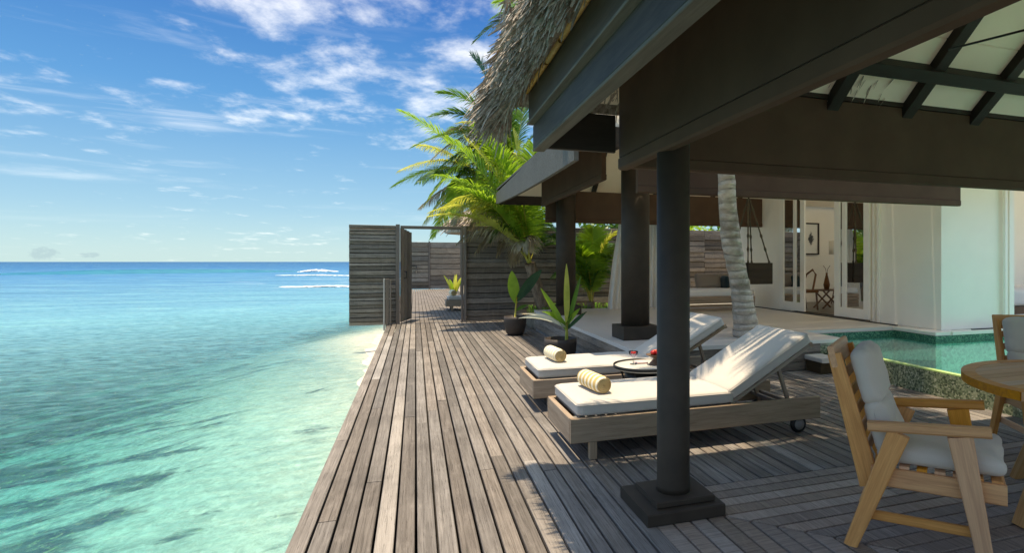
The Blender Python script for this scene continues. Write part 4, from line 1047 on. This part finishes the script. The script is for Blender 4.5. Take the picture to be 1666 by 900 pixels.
# ================================================================== PLANTS
def frond(parent, base, tip, lift, wmax, m, n0_=46, droop=.35, seed=0, stem=None, name='frond', rw=.018, yaw=0.0):
    """one palm frond: arched midrib and two rows of narrow folded leaflets"""
    rr = random.Random(seed*131+7); n = int(n0_*1.75)
    p0, p2 = Vector(base), Vector(tip); p1 = (p0+p2)/2+Vector((0, 0, lift*2))-Vector((p2.x-p0.x, p2.y-p0.y, 0))*.12
    pos = lambda t: p0*(1-t)**2+p1*2*t*(1-t)+p2*t*t
    tan = lambda t: ((p1-p0)*(1-t)+(p2-p1)*t).normalized()
    vs = []; fs = []; S = 14; Ltot = (p2-p0).length*1.1
    for i in range(S+1):
        t = i/S; c = pos(t); T = tan(t); sd = T.cross(Vector((0, 0, 1)))
        sd = sd.normalized() if sd.length > .05 else Vector((1, 0, 0)); up = sd.cross(T); r = rw*(1-.85*t)
        vs += [c+sd*r, c+up*r*.7, c-sd*r, c-up*r*.7]
    for i in range(S):
        for k_ in range(4): a = i*4+k_; b_ = i*4+(k_+1) % 4; fs.append((a, b_, b_+4, a+4))
    ms = len(fs)
    for i in range(n):
        t = .14+.86*(i+.3*rr.random())/n; c = pos(t); T = tan(t)
        sd = T.cross(Vector((0, 0, 1))); sd = sd.normalized() if sd.length > .05 else Vector((1, 0, 0)); up = sd.cross(T)
        env = wmax*(sin(pi*min(1, (t-.10)/.95)**.75))**.7 if t < .995 else wmax*.3
        env = max(env, wmax*.22)*1.15
        for s in (-1, 1):
            if rr.random() < .04: continue
            d = (sd*s*(1-.45*t)+T*(.28+.55*t)+up*(.22+rr.uniform(-.08, .12))).normalized()
            L = env*rr.uniform(.85, 1.08); wd = .0155*(.6+.6*rr.random())*(1 if wmax > .35 else .75)
            n0 = len(vs); q_ = c.copy(); dd = d.copy(); nn = dd.cross(T); nn = nn.normalized() if nn.length > .01 else up
            sv = dd.cross(nn).normalized()
            for k_ in range(4):
                w_ = wd*(.55, 1, .8, .06)[k_]
                vs += [q_-sv*w_+nn*w_*.35, q_+sv*w_+nn*w_*.35]
                dd = (dd+Vector((0, 0, -1))*droop*(.35+.4*k_)*rr.uniform(.7, 1.25)).normalized(); q_ = q_+dd*L/3
            for k_ in range(3): a = n0+k_*2; fs.append((a, a+1, a+3, a+2))
    me = mesh(vs, fs, m); me.materials.append(stem or M['stem'])
    for i in range(ms): me.polygons[i].material_index = 1
    return link(name, me, parent)
def palm(label, base, crown, r0, r1, fr, bark='bark', cat='palm tree', name='palm_tree', bulge=0, path=None, rad=None):
    b_ = Vector(base); root = thing(name, label, cat, b_); cr = Vector(crown)-b_
    N = 26; pts = []; rs = []
    for i in range(N+1):
        t = i/N; p = cr*t+Vector((cr.x, cr.y, 0))*(t*t-t)*.5*bulge; pts.append(p)
        rs.append((r0*(1-t)**1.5+r1*(1-(1-t)**1.5))*(1+.03*(i % 2)))
    if path:
        pts = []; rs = []
        for i in range(len(path)-1):
            for k_ in range(7):
                t = k_/7; p0, p1, p2, p3 = path[max(0, i-1)], path[i], path[i+1], path[min(len(path)-1, i+2)]
                pts.append(.5*((2*p1)+(p2-p0)*t+(2*p0-5*p1+4*p2-p3)*t*t+(3*p1-p0-3*p2+p3)*t**3)-b_)
                rs.append((rad[i]*(1-t)+rad[i+1]*t)*(1+random.uniform(-.012, .022)))
    tube('trunk', pts, rs, M[bark], root, 24, .12)
    for i, (tip, lift, wm, m, dr, n) in enumerate(fr):
        tp_ = Vector(tip)-b_; j = Vector((random.uniform(-.05, .05), random.uniform(-.05, .05), random.uniform(-.02, .05)))
        frond(root, cr+j, tp_, lift, wm, M[m], n, dr, i+int(b_.x*10))
    return root
def crown(c, n, L, mats, z=(-.6, .7), seed=1, wm=.55, lift=.5, nl=44, dr=.35):
    rr = random.Random(seed); out = []
    for i in range(n):
        a = 2*pi*(i+rr.uniform(-.3, .3))/n; e = rr.uniform(*z); l = L*rr.uniform(.82, 1.1); h = sqrt(max(.15, 1-(e*.7)**2))*l
        out.append(((c[0]+h*cos(a), c[1]+h*sin(a), c[2]+e*l), lift*rr.uniform(.7, 1.2)*(1 if e < .3 else .5), wm*rr.uniform(.85, 1.1), rr.choice(mats), dr*rr.uniform(.7, 1.3), nl))
    return out
# palm whose trunk stands on the terrace edge between the roofs
tb0 = (4.22, 6.78, .30)
tc_ = Vector((3.02, 5.05, 4.9))
path = [onY(1217, 560, 6.85), onY(1215, 545, 6.80), onY(1208, 490, 6.62), onY(1201, 450, 6.48), onY(1191, 400, 6.2), onY(1184, 340, 5.9), onY(1182, 285, 5.55), Vector((3.02, 5.25, 3.2)), Vector((2.95, 5.1, 4.2)), tc_]
lean = palm('leaning coconut palm with ringed pale trunk rising between the loungers and pool', path[0], tc_, .185, .105, crown(tc_, 8, 2.0, ['leafgreen', 'leafbright', 'leafgreen'], (-.5, .7), 5, .5, .6, 44), path=path, rad=[.20, .185, .135, .120, .118, .105, .092, .09, .09, .09])
# young palm by the screen wall: long bright fronds sweeping to the left
pc = onY(862, 428, 12.75)
T = lambda x, y, Y: tuple(onY(x, y, Y))
fA = [(T(700, 352, 12.2), .36, .55, 'leafyellow', .30, 60), (T(708, 285, 12.4), .42, .62, 'leafbright', .40, 60), (T(728, 225, 12.6), .30, .60, 'leafbright', .30, 60),
      (T(760, 228, 12.9), .28, .60, 'leafyellow', .30, 56), (T(770, 205, 12.4), .3, .60, 'leafbright', .25, 56), (T(800, 235, 12.2), .2, .62, 'leafbright', .25, 56),
      (T(835, 215, 12.9), .15, .6, 'leafyellow', .25, 56), (T(868, 235, 12.3), .10, .6, 'leafbright', .25, 56), (T(735, 305, 12.0), .35, .55, 'leafbright', .35, 56),
      (T(905, 260, 13.1), .2, .6, 'leafgreen', .25, 50), (T(940, 330, 13.2), .4, .6, 'leafgreen', .3, 50), (T(755, 335, 12.4), .5, .55, 'leafyellow', .45, 56), (T(700, 345, 13.2), .55, .5, 'leafyellow', .5, 50),
      (T(780, 300, 13.2), .5, .6, 'leafbright', .4, 54), (T(840, 290, 11.9), .25, .6, 'leafbright', .35, 54), (T(800, 390, 12.9), .5, .5, 'leafgreen', .6, 46), (T(930, 400, 12.9), .4, .5, 'leafgreen', .5, 46),
      (T(745, 395, 13.3), .55, .5, 'leafdead', .8, 44), (T(775, 410, 13.3), .6, .5, 'leafdead', .9, 44), (T(810, 415, 13.3), .6, .45, 'leafdead', .9, 40), (T(790, 395, 13.4), .7, .55, 'leafdead', .9, 50), (T(835, 430, 13.4), .5, .5, 'leafdead', 1.0, 46), (T(765, 370, 13.5), .7, .55, 'leafdead', .7, 50), (T(850, 400, 12.5), .35, .5, 'leafdead', 1.0, 44), (T(725, 335, 13.5), .7, .55, 'leafyellow', .6, 54), (T(800, 350, 13.5), .6, .55, 'leafyellow', .6, 54)]
palm('young coconut palm with bright yellow-green fronds in front of the right screen wall', (pc.x+.42, 12.95, .1), pc, .165, .12, fA, 'fibre')
# taller palm behind it, half hidden by the roof
pc2 = onY(838, 262, 15.2)
fB = [(T(670, 240, 14.8), .55, .60, 'leafgreen', .35, 56), (T(700, 190, 15.2), .5, .62, 'leafgreen', .3, 56), (T(715, 152, 15.3), .45, .66, 'leafgreen', .25, 60),
      (T(768, 92, 15.3), .3, .7, 'leafdark', .25, 60), (T(800, 120, 15.0), .1, .6, 'leafgreen', .2, 54), (T(745, 200, 14.6), .3, .6, 'leafyellow', .4, 54), (T(700, 262, 15.6), .7, .5, 'leafdead', .7, 50),
      (T(725, 285, 15.6), .75, .5, 'leafdead', .8, 50), (T(760, 310, 15.4), .75, .5, 'leafdead', .9, 46), (T(690, 300, 15.0), .65, .55, 'leafgreen', .5, 54), (T(790, 330, 15.6), .7, .5, 'leafdead', .9, 46),
      (T(860, 160, 15.5), .1, .6, 'leafgreen', .2, 50), (T(930, 200, 15.3), .3, .6, 'leafgreen', .3, 50), (T(820, 350, 15.6), .6, .5, 'leafdead', 1.0, 44), (T(765, 255, 14.6), .5, .6, 'leafbright', .4, 54)]
fB += [(T(712, 330, 15.8), .6, .55, 'leafgreen', .6, 50), (T(735, 262, 14.9), .55, .6, 'leafyellow', .5, 54), (T(690, 335, 15.4), .75, .5, 'leafyellow', .6, 54), (T(780, 285, 14.7), .5, .6, 'leafbright', .5, 54), (T(745, 345, 15.0), .7, .55, 'leafdead', .8, 50),
      (T(795, 365, 15.2), .6, .5, 'leafyellow', .8, 48), (T(730, 215, 15.8), .4, .6, 'leafdead', .4, 50), (T(700, 320, 14.5), .7, .6, 'leafbright', .5, 54), (T(835, 375, 15.0), .5, .5, 'leafgreen', .8, 44)]
pc5 = onY(778, 292, 16.6)
fE = crown(pc5, 17, 2.35, ['leafbright', 'leafyellow', 'leafgreen', 'leafyellow'], (-.75, .75), 11, .62, .5, 56, .45)+crown(pc5-Vector((0, 0, .2)), 9, 1.7, ['leafdead', 'leafdead', 'leafyellow'], (-1.0, -.3), 12, .5, .3, 46, .9)
palm('middle coconut palm with a full drooping yellow-green crown above the gate post', (pc5.x+.3, 16.7, .1), pc5, .17, .13, fE)
palm('taller coconut palm with dark upper fronds and a hanging dead skirt', (pc2.x+.5, 15.4, .1), pc2, .17, .13, fB)
pc3 = onY(905, 60, 17)
fC = [(T(800, 30, 16.6), .5, .7, 'leafgreen', .35, 56), (T(805, 5, 17.0), .45, .75, 'leafbright', .35, 60), (T(820, -25, 17), .3, .75, 'leafyellow', .3, 56), (T(770, 70, 17.2), .8, .7, 'leafdark', .4, 56), (T(800, 80, 16.8), .6, .7, 'leafdark', .4, 54),
      (T(820, 120, 17), .7, .7, 'leafdark', .5, 50), (T(860, 130, 17), .5, .7, 'leafgreen', .5, 50), (T(1000, 40, 17), .6, .7, 'leafgreen', .35, 50), (T(950, -60, 17), .4, .7, 'leafgreen', .3, 50)]
palm('tallest coconut palm, its crown showing above the thatched eave', (pc3.x+.6, 17.2, .1), pc3, .18, .13, fC)
# low palm by the curtain
pc4 = Vector((3.72, 12.35, .50))
fD = [(T(1012, 382, 12.2), .42, .55, 'leafyellow', .3, 54), (T(965, 372, 12.3), .15, .5, 'leafbright', .2, 54), (T(920, 372, 12.5), .2, .5, 'leafgreen', .25, 54), (T(940, 395, 12.0), .2, .5, 'leafbright', .3, 50),
      (T(890, 400, 12.6), .4, .5, 'leafgreen', .35, 50), (T(985, 420, 12.1), .3, .45, 'leafgreen', .35, 46), (T(1000, 455, 12.0), .35, .4, 'leafgreen', .4, 40), (T(950, 420, 11.95), .2, .45, 'leafbright', .3, 46), (T(1000, 400, 12.6), .3, .5, 'leafgreen', .3, 50),
      (T(900, 450, 12.3), .35, .4, 'leafgreen', .5, 40), (T(880, 360, 12.9), .3, .5, 'leafgreen', .3, 46)]
palm('low bushy green palm between the far column and the white curtain', (3.72, 12.35, .1), pc4, .10, .08, fD, 'fibre')
def blade(parent, p, d, L, W, bend, m, name='leaf', up=(0, 0, 1), seg=9, fold=.18, wave_=0):
    p, d = Vector(p), Vector(d).normalized(); vs = []; fs = []
    sd = d.cross(Vector((0.25, -.95, .15))); sd = sd.normalized()
    q_ = p.copy(); dd = d.copy()
    for i in range(seg+1):
        t = i/seg; w_ = W*(sin(pi*min(.985, t*.93+.055))**.75)/2; nn = sd.cross(dd).normalized()
        wv = nn*wave_*sin(t*16)*w_
        vs += [q_-sd*w_+nn*w_*fold*2+wv, q_, q_+sd*w_+nn*w_*fold*2-wv]
        dd = (dd+Vector(bend)*(1/seg)*(.5+t)).normalized(); q_ = q_+dd*L/seg
    for i in range(seg): a = i*3; fs += [(a, a+1, a+4, a+3), (a+1, a+2, a+5, a+4)]
    return link(name, mesh(vs, fs, m, True), parent)
def pot(label, loc, r, h, group='dark clay pots'):
    t = thing('plant_pot', label, 'plant pot', loc, 0, group)
    lathe('pot_body', [(0, 0), (r*.62, 0), (r*.80, h*.15), (r*.95, h*.5), (r*1.0, h*.85), (r*.98, h), (r*.88, h), (r*.88, h*.86)], M['pot'], t, (0, 0, 0), 40)
    lathe('soil', [(0, h*.87), (r*.885, h*.86)], M['soil'], t, (0, 0, 0), 30); return t
pot('dark clay pot at the riser, nearer the gate', (1.80, 11.0, 0), .215, .36); pot('dark clay pot close behind the second lounger', (1.88, 7.70, 0), .225, .35)
pl = thing('potted_banana_plant', 'broad two-leaved plant growing in the pot nearer the gate', 'plant', (1.80, 11.0, .31), 0)
tube('stem', [(0, 0, 0), (.01, 0, .2), (.03, 0, .42)], [.02, .016, .012], M['stem'], pl, 8)
blade(pl, (.02, 0, .30), (-.25, 0, 1), .62, .24, (.25, 0, -.1), M['leafbright'], fold=.1); blade(pl, (.03, 0, .34), (.55, .1, .8), .78, .20, (.15, 0, -.15), M['leafdark'], fold=.15)
blade(pl, (.02, .02, .15), (.5, 0, .4), .25, .07, (.2, 0, -.5), M['leafgreen'])
pl = thing('potted_palm_sprout', 'bright green palm sprout with upright and drooping blades in the nearer pot', 'plant', (1.98, 7.75, .30), 0)
tube('stem', [(0, 0, 0), (0, 0, .12), (.005, 0, .26)], [.024, .02, .015], M['leafyellow'], pl, 8)
for d, L, W, bd, mm in (((-.02, 0, 1), .90, .095, (.04, 0, .0), 'leafyellow'), ((-.50, 0, .85), .70, .085, (-.1, 0, .1), 'leafbright'), ((.22, 0, 1), .80, .07, (.1, 0, 0), 'leafgreen'), ((-.4, .1, .6), .42, .09, (-.5, 0, -.7), 'leafbright'),
                        ((-.7, -.1, .5), .72, .06, (-.7, 0, -.7), 'leafwhite'), ((.7, 0, .75), .38, .06, (.3, 0, -.1), 'leafdark'), ((.45, 0, .8), .30, .07, (.3, 0, -.3), 'leafbright'), ((-.6, .1, .45), .60, .05, (-.5, 0, -.5), 'leafwhite')):
    blade(pl, (0, 0, .12+random.uniform(0, .1)), d, L, W, bd, M[mm])
pl = thing('distant_potted_plant', 'small leafy plant beside the distant lounger past the gate', 'plant', (1.15, 18.9, 0), 0)
lathe('pot_body', [(0, 0), (.16, 0), (.22, .3), (.2, .3)], M['pot'], pl)
for i in range(9):
    a = i*.7; blade(pl, (0, 0, .3), (.3*cos(a), .3*sin(a), 1), random.uniform(.5, .85), .10, (.3*cos(a), .3*sin(a), -.2), M['leafyellow' if i % 3 else 'leafbright'])
def shrub(label, loc, r, h, seed, mm):
    rr = random.Random(seed); t = thing('shrub', label, 'shrub', loc, 0, 'shrubs behind the screen wall'); vs = []; fs = []
    for i in range(3200):
        a = rr.uniform(0, 6.28); u = rr.random()**.45; e = rr.uniform(-.35, 1); rad = r*u*sqrt(max(.05, 1-e*e))*(1+.25*noise.noise((cos(a)*2, sin(a)*2, e*3+seed)))
        p = Vector((rad*cos(a), rad*sin(a), h*.55+h*.45*e*u*(1+.3*noise.noise((cos(a)*3, sin(a)*3, seed*2.)))))
        d = Vector((rr.uniform(-1, 1), rr.uniform(-1, 1), rr.uniform(-.6, .8))).normalized(); sd = d.cross(Vector((rr.uniform(-1, 1), rr.uniform(-1, 1), 1))).normalized(); L = rr.uniform(.10, .2); w_ = L*.22
        n0 = len(vs); vs += [p, p+d*L*.5+sd*w_, p+d*L, p+d*L*.5-sd*w_]; fs.append((n0, n0+1, n0+2, n0+3))
    link('foliage', mesh(vs, fs, M[mm]), t)
    for i in range(5):
        a = i*1.25; tube('branch', [(.05*cos(a), .05*sin(a), 0), (r*.3*cos(a), r*.3*sin(a), h*.5), (r*.5*cos(a), r*.5*sin(a), h*.8)], [.035, .02, .008], M['fibre'], t, 8)
for i, (x, y, r, h, mm, lb) in enumerate(((5.2, 15.6, 1.1, 3.1, 'leafgreen', 'green shrub showing over the screen wall just right of the low palm'), (7.4, 15.8, 1.2, 3.0, 'leafbright', 'bright shrub over the screen wall behind the daybed'), (9.6, 15.7, 1.2, 3.2, 'leafgreen', 'green shrub over the screen wall behind the white house corner'),
                                          (11.3, 13.1, .8, 2.4, 'leafyellow', 'yellow-green shrub seen through the lattice window of the sitting room'), (12.2, 13.2, .7, 2.5, 'leafbright', 'rightmost shrub outside the sitting room window'))):
    shrub(lb, (x, y, .1), r, h, i+2, mm)
# low undergrowth in the garden bed
rr = random.Random(3); vs = []; fs = []
for i in range(900):
    x = rr.uniform(2.5, 5.2); y = rr.uniform(12.1, 13.6); z0 = .16; h = rr.uniform(.08, .32); a = rr.uniform(0, 6.28); dx, dy = cos(a)*h*.6, sin(a)*h*.6; w_ = rr.uniform(.015, .04)
    n0 = len(vs); vs += [(x, y, z0), (x+dx*.5-dy*w_*3, y+dy*.5+dx*w_*3, z0+h*.75), (x+dx, y+dy, z0+h*.8), (x+dx*.5+dy*w_*3, y+dy*.5-dx*w_*3, z0+h*.75)]; fs.append((n0, n0+1, n0+2, n0+3))
o = link('undergrowth', mesh(vs, fs, M['grass'])); tag(o, 'low leafy undergrowth in the bed before the screen wall', 'undergrowth', kind='stuff')
# ================================================================== curtain, daybed, swing
cu = thing('outdoor_curtain', 'long white outdoor curtain hanging beside the low palm', 'curtain', (4.4, 11.72, TZ))
vs = []; fs = []; NX2, NZ2 = 90, 14
for j in range(NZ2+1):
    v = j/NZ2; z = 2.05*v; xl = -.50+.30*v**1.3; xr = .75
    for i in range(NX2+1):
        u = i/NX2; x = xl+(xr-xl)*u; vs.append((x, .045*sin(u*58+1.2*sin(u*9)+v*.6)*(1-.3*v)+.02*noise.noise((u*20, v*3, 0)), z))
for j in range(NZ2):
    for i in range(NX2): a = j*(NX2+1)+i; fs.append((a, a+1, a+NX2+2, a+NX2+1))
link('curtain_cloth', mesh(vs, fs, M['curtain'], True), cu)
tube('curtain_rod', [(-.6, 0, 2.06), (.8, 0, 2.06)], .012, M['metal'], cu, 8)
db = thing('daybed', 'low slatted daybed with white mattress and taupe pillows at the back of the terrace', 'daybed', (5.05, 10.55, TZ))
for k_ in range(4): bar('front_board', (0, 0, .035+k_*.075), (1.75, 0, .035+k_*.075), .03, .065, M['lounger'], db)
for x in (.0, 1.75): bar('end_board', (x, .016, .15), (x, .84, .15), .03, .28, M['lounger'], db)
cushion('mattress', 1.75, .85, .14, M['linen'], db, Matrix.Translation((.875, .41, .37)), .04, .01, 3, .004, 10)
for i, (x, mm, wd) in enumerate(((.30, 'pillow', .55), (1.0, 'pillow', .60), (1.48, 'pillow', .45))):
    cushion('pillow', wd, .34, .13, M[mm], db, Matrix.Translation((x, .68, .60)) @ Matrix.Rotation(R(72), 4, 'X'), .06, .03, i, .006, 8)
for x in (.02, 1.25): cushion('small_cushion', .10, .30, .26, M['teal'], db, Matrix.Translation((x+.08, .52, .56)), .05, .02, 9, .004, 8)
sw = thing('hanging_swing_seat', 'dark wicker swing seat hung on ropes behind the leaning palm', 'swing seat', (5.92, 9.55, .98))
bar('side_panel', (-.10, -.30, .20), (.42, -.30, .20), .04, .40, M['wicker'], sw, c=.015); bar('side_panel', (-.10, .30, .20), (.42, .30, .20), .04, .40, M['wicker'], sw, c=.015)
bar('end_panel', (.42, -.28, .20), (.42, .28, .20), .04, .398, M['wicker'], sw, c=.015); bar('end_panel', (-.12, -.28, .20), (-.12, .28, .20), .04, .398, M['wicker'], sw, c=.015)
bar('seat_board', (-.1, 0, .05), (.40, 0, .05), .55, .03, M['walnut'], sw)
for (a, b_) in (((.36, -.30, .40), (.13, 0, 1.62)), ((-.10, -.30, .40), (.09, 0, 1.62)), ((.36, .30, .40), (.13, .02, 1.62)), ((-.10, .30, .40), (.09, .02, 1.62))):
    a, b_ = Vector(a), Vector(b_); pts = [a+(b_-a)*i/24 for i in range(25)]; tube('rope', pts, [.014+.012*(i % 5 == 0) for i in range(25)], M['rope'], sw, 8)
tube('hook', [(.11, .01, 1.60), (.11, .01, 1.78)], .018, M['metal'], sw, 8)

# ================================================================== inside the rooms
pf = thing('framed_print', 'framed botanical print on the back wall seen through the open door', 'picture', (9.42, 12.085, 1.98))
bar('paper', (-.20, -.008, 0), (.20, -.008, 0), .006, .74, M['paper'], pf, c=.001)
for a, b_ in (((-.23, 0, -.40), (-.23, 0, .40)), ((.23, 0, -.40), (.23, 0, .40))): bar('frame', Vector(a)+Vector((0, -.015, 0)), Vector(b_)+Vector((0, -.015, 0)), .035, .03, M['beam'], pf, (0, 1, 0))
for z in (-.385, .385): bar('frame', (-.211, -.015, z), (.211, -.015, z), .029, .035, M['beam'], pf)
P = onY(1362, 400, 11.3)
fl_ = thing('floor_lamp', 'floor lamp with white drum shade and dark twisted stand in the sitting room', 'floor lamp', (P.x, 11.3, TZ))
lathe('lamp_shade', [(.19, 1.20), (.19, 1.52), (.185, 1.52), (.185, 1.20)], M['lampshade'], fl_, (0, 0, 0), 32)
for i in range(3):
    a = 2*pi*i/3; tube('leg', [(.14*cos(a), .14*sin(a), 0), (.05*cos(a+.8), .05*sin(a+.8), .5), (.10*cos(a+1.4), .10*sin(a+1.4), .8), (.02*cos(a), .02*sin(a), 1.2)], .012, M['walnut'], fl_, 8)
P = onY(1345, 486, 10.4)
xs = thing('cross_leg_stool', 'dark cross-legged side table with a vase in the sitting room', 'side table', (P.x, 10.4, TZ))
bar('top', (-.26, 0, .40), (.26, 0, .40), .36, .03, M['walnut'], xs)
for y in (-.15, .15):
    for s in (-1, 1): bar('leg', (-.22*s, y+.014*s, 0), (.22*s, y+.014*s, .385), .035, .025, M['walnut'], xs, (1, 0, 0))
vz = thing('vase', 'slim dark vase with two twigs on the cross-legged table', 'vase', (P.x, 10.4, TZ+.416))
lathe('vase_body', [(0, 0), (.05, 0), (.07, .10), (.045, .22), (.02, .32), (.025, .36)], M['walnut'], vz)
for s in (-1, 1): tube('twig', [(0, 0, .3), (.03*s, 0, .45), (.09*s, 0, .52)], .006, M['walnut'], vz, 6)
P = onY(1312, 478, 10.2)
ac = thing('curved_armchair', 'dark bentwood chair half hidden by the left door leaf', 'chair', (P.x-.1, 10.2, TZ))
tube('back_hoop', [(.1, -.2, .4), (.22, -.15, .75), (.26, 0, .85), (.22, .15, .75), (.1, .2, .4)], .022, M['walnut'], ac, 8)
bar('seat', (-.22, 0, .40), (.24, 0, .40), .44, .06, M['walnut'], ac)
for x in (-.2, .2):
    for y in (-.19, .19): bar('leg', (x*1.2, y, 0), (x, y, .37), .03, .03, M['walnut'], ac, (0, 1, 0))
sf = thing('sofa', 'low grey sofa behind the right-hand glass door leaf', 'sofa', (9.2, 10.2, TZ))
cushion('seat', 1.8, .8, .38, M['pillow'], sf, Matrix.Translation((.9, 0, .22)), .08, .02, 1, .004, 8); cushion('back', 1.8, .25, .45, M['cushion2'], sf, Matrix.Translation((.9, .35, .55)), .08, .02, 2, .004, 8)
bd = thing('bed', 'bed with white linen just inside the right-hand doorway', 'bed', (9.55, 7.45, TZ))
bar('bed_base', (-.4, 0, .14), (1.6, 0, .14), 1.2, .26, M['walnut'], bd); cushion('mattress', 2.1, 1.25, .30, M['linen'], bd, Matrix.Translation((.6, 0, .42)), .08, .03, 2, .01, 12)
cushion('white_pillow', .6, .45, .18, M['linen'], bd, Matrix.Translation((-.1, .25, .68)), .08, .04, 4, .01, 8); cushion('blue_pillow', .36, .36, .14, M['bluepillow'], bd, Matrix.Translation((-.32, .30, .80)) @ Matrix.Rotation(R(60), 4, 'X'), .06, .04, 4, .01, 8)
